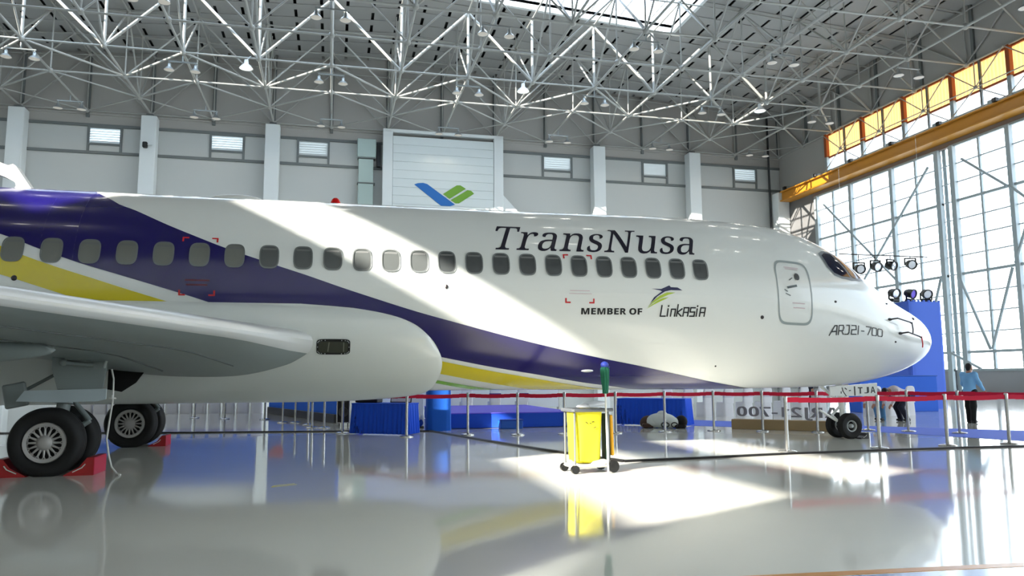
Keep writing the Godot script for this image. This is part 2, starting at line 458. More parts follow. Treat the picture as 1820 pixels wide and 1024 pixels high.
func build_right_wall(wall: Material, upper: Material, girt: Material, white: Material) -> void:
	var frame := mat("door steel", Color(0.62, 0.66, 0.67), 0.5)
	var pane := glass("door glass", Color(0.95, 0.98, 1.0), 0.05)
	var rw: Node3D = struct("wall_right")
	obj("wall_panel", span(Vector3(WX, 0, FZ - 0.2), Vector3(WX + 0.4, 23.2, -59.9)), mat("grey cladding", Color(0.45, 0.45, 0.45), 0.7), rw)
	obj("wall_panel", span(Vector3(WX, 23.2, FZ - 0.2), Vector3(WX + 0.4, 28.0, -57.1)), upper, rw)
	var zz := FZ
	while zz < BZ:
		var z1 := minf(zz + 5.95, BZ)
		obj("upper_panel", span(Vector3(WX, 27.95, zz), Vector3(WX + 0.4, 34.2, z1)), upper, rw)
		obj("wall_post", span(Vector3(WX - 0.2, 28.0, zz - 0.15), Vector3(WX, 33.3, zz + 0.15)), girt, rw)
		zz = z1
	obj("wall_sill", span(Vector3(WX - 0.1, 21.5, -60), Vector3(WX + 0.4, 22.0, BZ), 0.03), mat("sill brown", Color(0.50, 0.44, 0.40), 0.6), rw)
	# clerestory: clear strip below, translucent orange sheets above
	var cl: Node3D = struct("window_20")
	var om := mat("orange sheet", Color(0.98, 0.84, 0.58), 0.5)
	om.backlight_enabled = true; om.backlight = Color(0.9, 0.70, 0.44)
	var opost := mat("orange post", Color(0.62, 0.30, 0.12), 0.5)
	obj("clear_strip", span(Vector3(WX + 0.1, 23.2, -57.1), Vector3(WX + 0.12, 25.35, BZ)), pane, cl)
	for y in [23.35, 25.35, 27.9]: obj("rail", span(Vector3(WX - 0.02, y - 0.09, -57.1), Vector3(WX + 0.16, y + 0.09, BZ), 0.02), opost if y > 25 else frame, cl)
	obj("rail", span(Vector3(WX - 0.25, 23.75, -57.1), Vector3(WX - 0.12, 23.9, BZ), 0.02), frame, cl)
	zz = -57.1
	var n := 0
	while zz < BZ:
		for h in 4:
			var b := MB.new()
			var c0 := zz + h * 1.475
			for q in 4:
				var y0 := c0 + q * 0.369
				b.quad(Vector3(WX + 0.20, 25.4, y0), Vector3(WX + 0.20, 27.9, y0), Vector3(WX + 0.08, 27.9, y0 + 0.30), Vector3(WX + 0.08, 25.4, y0 + 0.30), Vector3.LEFT)
				b.quad(Vector3(WX + 0.08, 25.4, y0 + 0.30), Vector3(WX + 0.08, 27.9, y0 + 0.30), Vector3(WX + 0.20, 27.9, y0 + 0.369), Vector3(WX + 0.20, 25.4, y0 + 0.369), Vector3.LEFT)
			obj("orange_sheet", b, om, cl)
		obj("clerestory_post", span(Vector3(WX - 0.3, 23.2, zz - 0.2), Vector3(WX + 0.1, 25.4, zz + 0.2), 0.03), frame, cl)
		obj("clerestory_post", span(Vector3(WX - 0.3, 25.4, zz - 0.2), Vector3(WX + 0.1, 28.0, zz + 0.2), 0.03), opost, cl)
		obj("clerestory_bar", span(Vector3(WX - 0.12, 23.2, zz + 2.85), Vector3(WX + 0.08, 28.0, zz + 3.05), 0.02), girt, cl)
		zz += 5.9; n += 1
	# yellow beam
	var be := thing("crane_rail_beam", "long yellow steel beam along the top of the glazed hangar doors", "beam", Vector3(WX - 0.75, 22.6, -9.9))
	var ym := mat("yellow steel", Color(0.74, 0.50, 0.13), 0.45)
	obj("beam_web", one_box(Vector3(0, 0, 0), Vector3(0.9, 0.96, 109.0), 0.03), ym, be)
	for y in [-0.54, 0.54]: obj("beam_flange", one_box(Vector3(0, y, 0), Vector3(1.45, 0.14, 109.0), 0.02), ym, be)
	for s in 10: obj("beam_bracket", one_box(Vector3(-0.15, 0.84, -54 + s * 5.9), Vector3(0.7, 0.45, 0.9), 0.05), frame, be)
	var buf := MB.new()
	for s in 10: buf.box(Vector3(-0.75, 0.76, -53.4 + s * 5.9), Vector3(0.35, 0.35, 0.4), Basis.IDENTITY, 0.04)
	stuff(obj("beam_buffers", buf, mat("black plastic"), be))
	# door leaves
	var leaves := [[-59.6, -41.4], [-40.2, -22.0], [-20.8, -2.6], [-1.4, 16.8], [18.0, 36.2], [37.4, 44.8]]
	var rows := [1.81, 3.34, 5.02, 6.7, 8.4, 10.09, 11.7, 13.3, 14.9, 16.55, 18.2, 19.85, 21.5]
	var li := 0
	for lf in leaves:
		li += 1
		var d: Node3D = struct("door_%d" % li)
		var w: float = lf[1] - lf[0]
		var nb := int(round(w / 3.05))
		obj("dado_panel", span(Vector3(WX, 0, lf[0]), Vector3(WX + 0.25, 1.8, lf[1])), mat("dado grey", Color(0.60, 0.60, 0.61), 0.6), d)
		for s in nb + 1:
			var z: float = lf[0] + w * s / nb
			var t := 0.2 if s % 2 == 1 else 0.42
			if s == 0 or s == nb: t = 0.5
			var zc := clampf(z, lf[0] + t * 0.5, lf[1] - t * 0.5)
			obj("mullion", span(Vector3(WX - (0.3 if t > 0.2 else 0.1), 0.0 if t > 0.2 else 1.8, zc - t * 0.5), Vector3(WX + 0.12, 21.5, zc + t * 0.5), 0.02), frame, d)
		for r in rows.size():
			var t := 0.22 if r in [1, 5, 9] else 0.10
			if r == 0 or r == 12: t = 0.2
			obj("rail", span(Vector3(WX - (0.15 if t > 0.1 else 0.03), rows[r] - t * 0.5, lf[0]), Vector3(WX + 0.1, rows[r] + t * 0.5, lf[1]), 0.01), frame, d)
		if li <= 2:
			for s in nb:
				for r in 12:
					var z0: float = lf[0] + w * s / nb; var z1: float = lf[0] + w * (s + 1) / nb
					obj("pane", span(Vector3(WX + 0.06, rows[r] + 0.02, z0 + 0.03), Vector3(WX + 0.075, rows[r + 1] - 0.02, z1 - 0.03)), pane, d)
		else:
			obj("pane", span(Vector3(WX + 0.06, 1.8, lf[0]), Vector3(WX + 0.075, 21.5, lf[1])), pane, d)
	var d1 := get_node("door_1"); var d2 := get_node("door_2")
	for s in [[20.9, -58.6, 10.2, -47.2, d1], [20.3, -42.6, 10.2, -53.0, d1], [20.0, -38.8, 16.55, -34.5, d2], [16.55, -34.3, 13.0, -30.6, d2], [10.0, -40.0, 3.5, -37.3, d2], [9.9, -34.6, 3.5, -37.1, d2], [10.0, -42.0, 3.4, -44.5, d1], [3.4, -41.6, 1.9, -38.4, d2], [16.4, -31.6, 10.2, -34.3, d2]]:
		var b := MB.new(); b.tube(Vector3(WX - 0.25, s[0], s[1]), Vector3(WX - 0.25, s[2], s[3]), 0.12, 0.12, 8)
		obj("brace", b, frame, s[4])
	# gap between leaves: pale ladder rail column
	var lad := MB.new()
	for r in 12: lad.box(Vector3(WX - 0.1, rows[r], -40.8), Vector3(0.08, 0.08, 0.9))
	obj("ladder_rung", lad, frame, rw)
	obj("wall_panel", span(Vector3(WX + 0.2, 0, -41.4), Vector3(WX + 0.3, 21.5, -41.0)), frame, rw)
	# outside: a tall pale mast and a low building
	var mast := thing("floodlight_mast", "pale tall mast standing on the apron outside the glazed doors", "mast", Vector3(80, -0.32, -50.5))
	var mm := mat("mast steel", Color(0.62, 0.72, 0.78), 0.5)
	var ms := MB.new(); ms.tube(Vector3.ZERO, Vector3(0, 19, 0), 0.6, 0.32, 12)
	obj("pole", ms, mm, mast)
	obj("base_block", one_box(Vector3(0, 0.5, 0), Vector3(2.0, 1.0, 2.0), 0.05), mm, mast)
	obj("lamp_ring", one_box(Vector3(0, 18.6, 0), Vector3(1.2, 0.6, 1.2), 0.1), mm, mast)

func build_truss() -> void:
	var steel := mat("truss steel", Color(0.66, 0.66, 0.64), 0.5)
	var t := thing("space_frame", "pale grey steel space frame of tubes and ball nodes under the roof", "roof truss", Vector3.ZERO)
	var nz := ROWS.size()
	var bot := func(k: int, j: int) -> Vector3: return Vector3(NX + DX * k, 28.0, ROWS[j])
	var top := func(k: int, j: int) -> Vector3:
		var x := NX + DX * k
		return Vector3(x, minf(34.0, roof_y(x) - 1.1), ROWS[j])
	var bars := []   # from, to, radius
	var nodes := []
	for j in nz:
		for k in range(-6, 10):
			var edge := j == 1 and absi(k) % 2 == 0
			if not edge: nodes.append([bot.call(k, j), 0.24 if j <= 3 else 0.26])
			nodes.append([top.call(k, j), 0.2])
			if k < 9:
				if j != 1: bars.append([bot.call(k, j), bot.call(k + 1, j), 0.085])
				bars.append([top.call(k, j), top.call(k + 1, j), 0.075])
			if not edge: bars.append([bot.call(k, j), top.call(k, j), 0.12 if j == 3 else 0.07])
			if absi(k) % 2 == 1:
				if k > -6: bars.append([bot.call(k, j), top.call(k - 1, j), 0.125 if j == 3 else 0.08])
				if k < 9: bars.append([bot.call(k, j), top.call(k + 1, j), 0.125 if j == 3 else 0.08])
			if j < nz - 1:
				if j == 0 and edge == false and absi(k) % 2 == 0:
					bars.append([bot.call(k, 0), bot.call(k, 2), 0.11])
				elif not (j <= 1 and absi(k) % 2 == 0): bars.append([bot.call(k, j), bot.call(k, j + 1), 0.105])
				bars.append([top.call(k, j), top.call(k, j + 1), 0.08])
			if j % 2 == 1 and not edge:
				bars.append([bot.call(k, j), top.call(k, j - 1), 0.08])
				if j < nz - 1: bars.append([bot.call(k, j), top.call(k, j + 1), 0.08])
			if j == 1 and absi(k) % 2 == 1:
				for s in [-1, 1]:
					if k + s >= -6 and k + s <= 9: bars.append([bot.call(k, 1), bot.call(k + s, 2), 0.08])
					if k + s >= -6 and k + s <= 9: bars.append([bot.call(k, 1), bot.call(k + s, 0), 0.06])
			if j == 3 and absi(k) % 2 == 0:
				for s in [-1, 1]:
					if k + s >= -6 and k + s <= 9: bars.append([bot.call(k, 3), bot.call(k + s, 2), 0.09])
			var tp: Vector3 = top.call(k, j)
			if not (tp.z > -50.5 and tp.z < -41.5 and tp.x < 21.0):
				bars.append([tp, Vector3(tp.x, roof_y(tp.x) - 0.7, tp.z), 0.07])
	# light bracing in front of the clerestory
	for i in 17:
		var z0 := -57.1 + i * 5.9; var z1 := z0 + 5.9
		var m := Vector3(41.3, 25.5, z0 + 2.95)
		nodes.append([m, 0.16])
		for e in [Vector3(41.3, 27.9, z0), Vector3(41.3, 27.9, z1), Vector3(41.3, 23.6, z0), Vector3(41.3, 23.6, z1), m + Vector3(0, 0, 5.9), m + Vector3(0, 2.4, 0)]: bars.append([m, e, 0.05])
	var px := func(p: Vector3) -> Vector3:
		var d := p - CAM_C
		var z := -d.dot(CAM_B)
		return Vector3(910 + 1356.25 * d.dot(CAM_R) / z, 512 - 1356.25 * d.dot(CAM_U) / z, z)
	# the 300 bars and nodes that show largest are parts; the rest is one part
	var scored := []
	for b in bars:
		var s := 0.0
		var hits := 0
		for q in 9:
			var p: Vector3 = b[0].lerp(b[1], q / 8.0)
			if (p - CAM_C).dot(CAM_B) > -2.0: continue
			var u: Vector3 = px.call(p)
			if u.x > 0 and u.x < 1820 and u.y > 0 and u.y < 1024: hits += 1
		if hits:
			var l: float = b[0].distance_to(b[1])
			var d: float = ((b[0] + b[1]) * 0.5).distance_to(CAM_C)
			s = hits * l * b[2] / (d * d)
		scored.append([s, b])
	scored.sort_custom(func(a, b): return a[0] > b[0])
	var unit := MB.new(); unit.tube(Vector3(0, -0.5, 0), Vector3(0, 0.5, 0), 1, 1, 10, false)
	var um := unit.mesh()
	var rest := MB.new()
	for i in scored.size():
		var b: Array = scored[i][1]
		if i < 300 and scored[i][0] > 0.0:
			var o := obj("truss_tube", um, steel, t)
			var d: Vector3 = b[1] - b[0]
			var y := d.normalized()
			var x := y.cross(Vector3.UP if absf(y.y) < 0.9 else Vector3.RIGHT).normalized()
			o.transform = Transform3D(Basis(x * b[2], d, x.cross(y) * b[2]), (b[0] + b[1]) * 0.5)
		else: rest.tube(b[0], b[1], b[2], b[2], 7, false)
	stuff(obj("far_tubes", rest, steel, t))
	var ball := MB.new(); ball.ball(Vector3.ZERO, Vector3.ONE, 12, 8)
	var bm := ball.mesh()
	var rn := MB.new()
	var seen := 0
	for e in nodes:
		var p: Vector3 = e[0]
		var u: Vector3 = px.call(p)
		if p.z < -20.0 and seen < 300 and u.x > -20 and u.x < 1840 and u.y > -20:
			var o := obj("truss_node", bm, steel, t)
			o.transform = Transform3D(Basis.from_scale(Vector3.ONE * e[1]), p)
			seen += 1
		else: rn.ball(p, Vector3.ONE * e[1], 8, 5)
	stuff(obj("far_nodes", rn, steel, t))

func build_lamps() -> void:
	var shade := mat("lamp shade", Color(0.62, 0.64, 0.64), 0.3, 0.4)
	var bulb := mat("lamp glow", Color(0.45, 0.45, 0.44), 0.4)
	bulb.emission_enabled = true; bulb.emission = Color(1.0, 0.98, 0.92); bulb.emission_energy_multiplier = 0.3
	var bright := mat("pendant glow", Color(1, 1, 0.97), 0.4)
	bright.emission_enabled = true; bright.emission = Color(1.0, 0.98, 0.92); bright.emission_energy_multiplier = 0.9
	var bl := MB.new()
	bl.lathe(Transform3D.IDENTITY, [Vector2(0.0, 0.55), Vector2(0.12, 0.55), Vector2(0.14, 0.3), Vector2(0.28, 0.18), Vector2(0.42, 0.0), Vector2(0.40, 0.0), Vector2(0.25, 0.15), Vector2(0.0, 0.2)], 20)
	var gl := MB.new(); gl.lathe(Transform3D.IDENTITY, [Vector2(0.0, -0.04), Vector2(0.2, -0.03), Vector2(0.385, 0.02), Vector2(0.36, 0.06), Vector2(0.0, 0.1)], 20)
	var bmesh := bl.mesh(); var gmesh := gl.mesh()
	var arm := MB.new(); arm.box(Vector3(0, 0.75, 0), Vector3(2.2, 0.1, 0.12)); arm.tube(Vector3(0, 0.7, 0), Vector3(0, 1.28, 0), 0.06, 0.06)
	for s in [-1.0, 1.0]: arm.tube(Vector3(s * 1.0, 0.5, 0), Vector3(s * 1.0, 0.78, 0), 0.04, 0.04)
	var am := arm.mesh()
	var nth := ["first", "second", "third", "fourth", "fifth", "sixth", "seventh", "eighth"]
	for j in range(1, 14, 2):
		var row: String = {1: "the row nearest the far wall", 3: "the row behind the skylight", 5: "the row before the skylight"}.get(j, {7: "the second row before the skylight", 9: "the row behind the fuselage", 11: "the row above the fuselage", 13: "the row above the photographer"}.get(j, ""))
		for c in 8:
			var k := -6 + 2 * c
			var o := thing("twin_lamp", "twin lamp under the truss, %s from left in %s" % [nth[c], row], "lamp", Vector3(NX + DX * k, 26.4, ROWS[j]), 0.0, "twin high bay lamps")
			obj("lamp_bracket", am, shade, o)
			for s in [-1.0, 1.0]:
				var sh := obj("lamp_shade", bmesh, shade, o); sh.position = Vector3(s, 0, 0)
				obj("lamp_glass", gmesh, bulb, sh)
				lamp_light(o, Vector3(s, -0.35, 0), LAMP_E * 0.5)
	for c in 4:
		var k := -5 + 4 * c
		var o := thing("pendant_lamp", "bright white pendant lamp hanging beside a truss node, %s from the left" % nth[c], "lamp", Vector3(NX + DX * k - 0.95, 26.95, -49.3), 0.0, "single pendant lamps")
		var sh := obj("lamp_shade", bmesh, mat("white enamel", Color(0.92, 0.93, 0.93), 0.3), o); sh.scale = Vector3.ONE * 1.35
		obj("lamp_glass", gmesh, bright, sh)
		var rd := MB.new(); rd.tube(Vector3(0, 0.7, 0), Vector3(0.3, 1.15, -0.2), 0.05, 0.05)
		obj("hanger", rd, shade, o)
		lamp_light(o, Vector3(0, -0.4, 0), LAMP_E * 0.7)


func lamp_light(o: Node3D, at: Vector3, e: float) -> void:
	var l := SpotLight3D.new(); l.name = "lamp_light"; o.add_child(l, true)
	l.position = at; l.light_energy = e; l.light_color = Color(1.0, 0.98, 0.93)
	l.rotation.x = -PI / 2; l.spot_angle = 82.0; l.spot_angle_attenuation = 0.3; l.spot_range = 120; l.spot_attenuation = 2.0; l.light_size = 0.3; l.shadow_enabled = true

# ------------------------------------------------------------------ the aircraft
const FS := [0.0, 0.15, 0.3, 0.45, 0.6, 0.8, 1.0, 1.2, 1.4, 1.6, 1.8, 2.0, 2.2, 2.4, 2.6, 3.162]
const FT := [2.095, 2.244, 2.391, 2.533, 2.666, 2.823, 2.993, 3.245, 3.604, 4.039, 4.383, 4.586, 4.664, 4.711, 4.73, 4.71]
const FB := [2.095, 1.986, 1.878, 1.774, 1.673, 1.537, 1.408, 1.297, 1.205, 1.143, 1.117, 1.107, 1.101, 1.097, 1.099, 1.11]
const FW := [0.0, 0.117, 0.233, 0.348, 0.459, 0.602, 0.743, 0.891, 1.047, 1.2, 1.33, 1.431, 1.504, 1.553, 1.582, 1.62]
const TIP := 2.312

func sect(x: float) -> Vector3:
	# middle height, half height, half width of the fuselage at x
	if x < -21.0:
		var t := clampf((-21.0 - x) / 9.0, 0, 1)
		var k := sqrt(maxf(1.0 - t * t, 0.0004))
		return Vector3(lerpf(2.91, 3.7, t), 1.8 * k, 1.62 * k)
	var s := sqrt(maxf(TIP - x, 0.0))
	var a := lut(FS, FT, s); var b := lut(FS, FB, s)
	return Vector3((a + b) * 0.5, (a - b) * 0.5, lut(FS, FW, s))

func fp(x: float, phi: float) -> Vector3:
	# point on the skin: phi in degrees, 0 faces the photographer, 90 the roof
	var c := sect(x); var p := deg_to_rad(phi)
	return Vector3(x, c.x + c.y * sin(p), c.z * cos(p))

func fnorm(x: float, phi: float) -> Vector3:
	var e := 0.02
	var dx := fp(x + e, phi) - fp(x - e, phi) if x < TIP - 0.05 else Vector3.RIGHT
	var dp := fp(x, phi + 1.0) - fp(x, phi - 1.0)
	var m := dp.cross(dx).normalized()
	var c := sect(x)
	return m if m.dot(fp(x, phi) - Vector3(x, c.x, 0)) >= 0 else -m

func fo(x: float, phi: float, off: float) -> Vector3: return fp(x, phi) + fnorm(x, phi) * off

func band(b: MB, up: Array, lo: Array, x0: float, x1: float, off: float, nx := 60, nv := 10) -> void:
	# paint between two edges given as Vector2(x, phi)
	var ux := []; var uy := []; var lx := []; var ly := []
	for e in up: ux.append(e.x); uy.append(e.y)
	for e in lo: lx.append(e.x); ly.append(e.y)
	var p := []
	for i in nx + 1:
		var x := lerpf(x0, x1, float(i) / nx)
		var a := lut(ux, uy, x); var c := lut(lx, ly, x)
		var row := []
		for j in nv + 1: row.append(fo(x, lerpf(c, maxf(a, c), float(j) / nv), off))
		p.append(row)
	b.grid(p, func(q: Vector3) -> Vector3: return Vector3(0, q.y - 2.91, q.z))

func cut(t: Array, most: float) -> Array:
	# splits flat triangles until no edge is longer than most
	var out := []
	var todo := t.duplicate()
	while not todo.is_empty():
		var f: Array = todo.pop_back()
		var l := [f[0].distance_to(f[1]), f[1].distance_to(f[2]), f[2].distance_to(f[0])]
		var k := 0
		if l[1] > l[0]: k = 1
		if l[2] > l[k]: k = 2
		if l[k] <= most: out.append(f); continue
		var m: Vector2 = (f[k] + f[(k + 1) % 3]) * 0.5
		todo.append([f[k], m, f[(k + 2) % 3]]); todo.append([m, f[(k + 1) % 3], f[(k + 2) % 3]])
	return out

func drape(b: MB, tris: Array, off: float, most := 0.09) -> void:
	# flat triangles in (x, phi / 30) laid on the skin
	for f in cut(tris, most):
		var q := []
		for e in f: q.append([fo(e.x, e.y * 30.0, off), fnorm(e.x, e.y * 30.0)])
		b.tri(q[0][0], q[1][0], q[2][0], q[0][1], q[1][1], q[2][1])

func poly_tris(p: PackedVector2Array) -> Array:
	var out := []
	var t := Geometry2D.triangulate_polygon(p)
	for i in range(0, t.size(), 3): out.append([p[t[i]], p[t[i + 1]], p[t[i + 2]]])
	return out

func text_tris(s: String, fname: String, weight: int, ital := 0.0, bold := 0.0) -> Array:
	# triangles of a line of letters, x from 0 to 1 over its length, y from 0 at the baseline to 1 at the tops
	var f := SystemFont.new(); f.font_names = PackedStringArray([fname]); f.font_weight = weight
	var tm := TextMesh.new()
	var fv := FontVariation.new(); fv.base_font = f; fv.variation_embolden = bold
	tm.text = s; tm.font = fv; tm.font_size = 96; tm.pixel_size = 0.01; tm.depth = 0.0; tm.curve_step = 2.0
	var a := tm.get_mesh_arrays()
	var v: PackedVector3Array = a[Mesh.ARRAY_VERTEX]
	var ix := PackedInt32Array(range(v.size()))
	if a[Mesh.ARRAY_INDEX] != null: ix = a[Mesh.ARRAY_INDEX]
	var lo := Vector2(1e9, 1e9); var hi := -lo
	for p in v:
		lo = lo.min(Vector2(p.x, p.y)); hi = hi.max(Vector2(p.x, p.y))
	var out := []
	for i in range(0, ix.size() - 2, 3):
		var f3 := []
		for j in 3:
			var p := v[ix[i + j]]
			var y := (p.y - lo.y) / (hi.y - lo.y)
			f3.append(Vector2((p.x - lo.x) / (hi.x - lo.x) + ital * y, y))
		out.append(f3)
	return out

func place_tris(t: Array, x0: float, x1: float, p0: float, p1: float, top: float) -> Array:
	# letters laid from (x0, phi p0) to (x1, phi p1), reaching phi p0 + top
	var out := []
	for f in t:
		var g := []
		for e in f: g.append(Vector2(lerpf(x0, x1, e.x), (lerpf(p0, p1, e.x) + top * e.y) / 30.0))
		out.append(g)
	return out

func stroke_tris(lines: Array, w: float, k := 1.0) -> Array:
	# ribbons along open lines; k is the height of one unit of phi / 30 over one metre
	var out := []
	for l in lines:
		for i in l.size() - 1:
			var a: Vector2 = l[i]; var c: Vector2 = l[i + 1]
			var d := (c - a).normalized(); var o := Vector2(-d.y, d.x) * w * 0.5
			a -= d * w * 0.35; c += d * w * 0.35
			out.append([a + o, a - o, c - o]); out.append([a + o, c - o, c + o])
	return out

func rrect(cx: float, cp: float, w: float, h: float, off: float, e := 3.2, n := 28, rings := 4, hole := 0.0) -> MB:
	# a rounded window shape on the skin (w, h in metres), or a ring of it
	var b := MB.new()
	var c := sect(cx)
	var p := []
	for i in n + 1:
		var row := []
		var a := TAU * i / n
		var u := signf(cos(a)) * pow(absf(cos(a)), 2.0 / e) * w * 0.5
		var v := signf(sin(a)) * pow(absf(sin(a)), 2.0 / e) * h * 0.5
		for j in rings + 1:
			var s := lerpf(hole, 1.0, float(j) / rings)
			row.append(fo(cx + u * s, cp + rad_to_deg(v * s / 1.75), off))
		p.append(row)
	b.grid(p, func(q: Vector3) -> Vector3: return Vector3(0, q.y - c.x, q.z))
	return b

func build_aircraft() -> void:
	var a := thing("airliner", "white twin aisle free narrow jet airliner with violet swoosh parked in the hangar", "airplane")
	a.set_meta("label", "white jet airliner with a violet and yellow swoosh parked across the hangar")
	var white := mat("aircraft white", Color(0.85, 0.865, 0.855), 0.22, 0.0, 0.5)
	var grey := mat("aircraft grey", Color(0.66, 0.69, 0.69), 0.35)
	var blue := mat("aircraft violet", Color(0.085, 0.055, 0.34), 0.2, 0.0, 0.25)
	var yellow := mat("aircraft yellow", Color(0.80, 0.74, 0.06), 0.25, 0.0, 0.5)
	var green := mat("aircraft green", Color(0.45, 0.70, 0.08), 0.25, 0.0, 0.5)
	var ink := mat("aircraft ink", Color(0.06, 0.055, 0.14), 0.3)
	var black := mat("aircraft black", Color(0.04, 0.045, 0.05), 0.35)
	var red := mat("aircraft red", Color(0.75, 0.06, 0.10), 0.4)
	var metal := mat("bare metal", Color(0.78, 0.79, 0.80), 0.3, 0.75)
	# fuselage skin
	var p := []
	var xs := []
	for i in 41: xs.append(TIP - pow(i / 40.0 * 3.162, 2.0) - 0.0005)
	for i in range(1, 24): xs.append(TIP - 10.0 - i * 1.0)
	for x in xs:
		var row := []
		for j in 73: row.append(fp(x, j * 5.0))
		p.append(row)
	var sk := MB.new()
	sk.grid(p, func(q: Vector3) -> Vector3: return Vector3(clampf(q.x - 1.9, 0.0, 1.0), q.y - sect(q.x).x, q.z))
	var fu := obj("fuselage", sk, white, a)
	# violet band
	var bu := [Vector2(-24, 140), Vector2(-15.6, 135), Vector2(-15.19, 78.4), Vector2(-14.68, 53.6), Vector2(-14.34, 46.1), Vector2(-13.83, 35.8), Vector2(-13.35, 28.1), Vector2(-12.78, 20.2), Vector2(-12.09, 12.5), Vector2(-11.45, 5.9), Vector2(-10.9, 0.0), Vector2(-10.3, -6.0), Vector2(-9.63, -12.4), Vector2(-8.94, -18.3), Vector2(-8.24, -24.2), Vector2(-7.49, -30.4), Vector2(-6.73, -36.4), Vector2(-5.97, -42.2), Vector2(-5.3, -47.3), Vector2(-4.66, -53.1), Vector2(-3.83, -61.9), Vector2(-2.89, -74.0), Vector2(-2.3, -86)]
	var bl := [Vector2(-24, 110), Vector2(-16.2, 24.6), Vector2(-15.61, 16.8), Vector2(-15.03, 10.0), Vector2(-14.45, 4.4), Vector2(-13.87, -1.1), Vector2(-13.28, -6.8), Vector2(-13.01, -9.6), Vector2(-12.32, -16.3), Vector2(-11.4, -24.5), Vector2(-10.45, -31.5), Vector2(-9.03, -41.6), Vector2(-8.21, -48.4), Vector2(-7.05, -57.9), Vector2(-6.2, -66.8), Vector2(-5.49, -74.6), Vector2(-4.76, -87.5), Vector2(-4.2, -93), Vector2(-2.3, -93)]
	var b := MB.new()
	band(b, bu, bl, -19.0, -15.6, 0.004, 30, 30); band(b, bu, bl, -15.6, -15.1, 0.004, 16, 24); band(b, bu, bl, -15.1, -2.35, 0.004, 130, 12)
	obj("violet_band", b, blue, fu, "violet swoosh sweeping down the fuselage")
	b = MB.new()
	band(b, [Vector2(-19, 52), Vector2(-16.16, 17.7), Vector2(-15.79, 12.6), Vector2(-15.3, 7.0), Vector2(-14.73, 1.2), Vector2(-14.16, -4.6), Vector2(-13.5, -11)], [Vector2(-19, 26), Vector2(-16.1, 2.6), Vector2(-15.55, -3.0), Vector2(-15.13, -7.4), Vector2(-14.83, -10.6), Vector2(-13.5, -12)], -19, -13.5, 0.004, 50, 8)
	obj("yellow_band", b, yellow, fu, "yellow stripe above the wing root")
	b = MB.new()
	band(b, [Vector2(-10, -36.5), Vector2(-9.04, -44.6), Vector2(-8.19, -52.2), Vector2(-7.02, -63.2), Vector2(-6.14, -74.3), Vector2(-5.74, -81.7), Vector2(-5.4, -88)], [Vector2(-10, -47), Vector2(-9.04, -55.7), Vector2(-8.52, -61.6), Vector2(-7.72, -72), Vector2(-7.15, -83), Vector2(-6.7, -92), Vector2(-5.4, -92)], -9.8, -5.4, 0.004, 50, 8)
	obj("yellow_band", b, yellow, fu, "yellow stripe along the belly")
	b = MB.new()
	band(b, [Vector2(-19, 22), Vector2(-16.09, -2.8), Vector2(-15.76, -5.9), Vector2(-15.41, -9.1)], [Vector2(-19, 12), Vector2(-16.09, -7.0), Vector2(-15.82, -8.2), Vector2(-15.41, -9.3)], -19, -15.41, 0.004, 30, 5)
	obj("green_band", b, green, fu, "green stripe above the wing root")
	b = MB.new()
	band(b, [Vector2(-9.6, -57.5), Vector2(-9.09, -62.8), Vector2(-8.48, -71.2), Vector2(-7.9, -81.9), Vector2(-7.5, -90)], [Vector2(-9.6, -61), Vector2(-9.15, -66), Vector2(-8.65, -74.5), Vector2(-8.25, -82), Vector2(-7.5, -91)], -9.6, -7.5, 0.004, 30, 5)
	obj("green_band", b, green, fu, "thin green stripe along the belly")
	# cabin windows
	var wf := mat("window rim", Color(0.42, 0.44, 0.44), 0.4, 0.1)
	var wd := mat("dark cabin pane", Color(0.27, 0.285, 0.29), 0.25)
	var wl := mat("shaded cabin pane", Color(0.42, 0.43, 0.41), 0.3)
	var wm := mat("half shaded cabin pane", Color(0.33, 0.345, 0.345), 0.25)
	var wtop := mat("window blind", Color(0.40, 0.41, 0.41), 0.5)
	for i in range(-4, 24):
		var x := -11.539 + (i - 8) * (0.554 if i <= 8 else 0.4958)
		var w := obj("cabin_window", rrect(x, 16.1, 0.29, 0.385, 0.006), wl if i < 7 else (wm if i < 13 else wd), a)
		obj("window_rim", rrect(x, 16.1, 0.325, 0.42, 0.016, 3.2, 28, 1, 0.88), wf, w)
		var bt := MB.new()
		band(bt, [Vector2(x - 0.2, 21.2), Vector2(x + 0.2, 21.2)], [Vector2(x - 0.2, 20.0), Vector2(x + 0.2, 20.0)], x - 0.115, x + 0.115, 0.009, 4, 2)
		obj("window_blind", bt, wtop, w)
	# lettering
	var big := MB.new()
	drape(big, place_tris(text_tris("TransNusa", "Droid Serif", 400, 0.05), -8.26, -4.17, 25.2, 26.2, 19.6), 0.004, 0.1)
	obj("lettering", big, ink, fu, "large dark italic serif lettering above the windows")
	var mem := MB.new()
	drape(mem, place_tris(text_tris("MEMBER OF", "Droid Sans", 700, 0.0, 0.5), -6.56, -5.35, -13.0, -12.6, 3.9), 0.004)
	obj("lettering", mem, black, fu, "small bold black lettering below the windows")
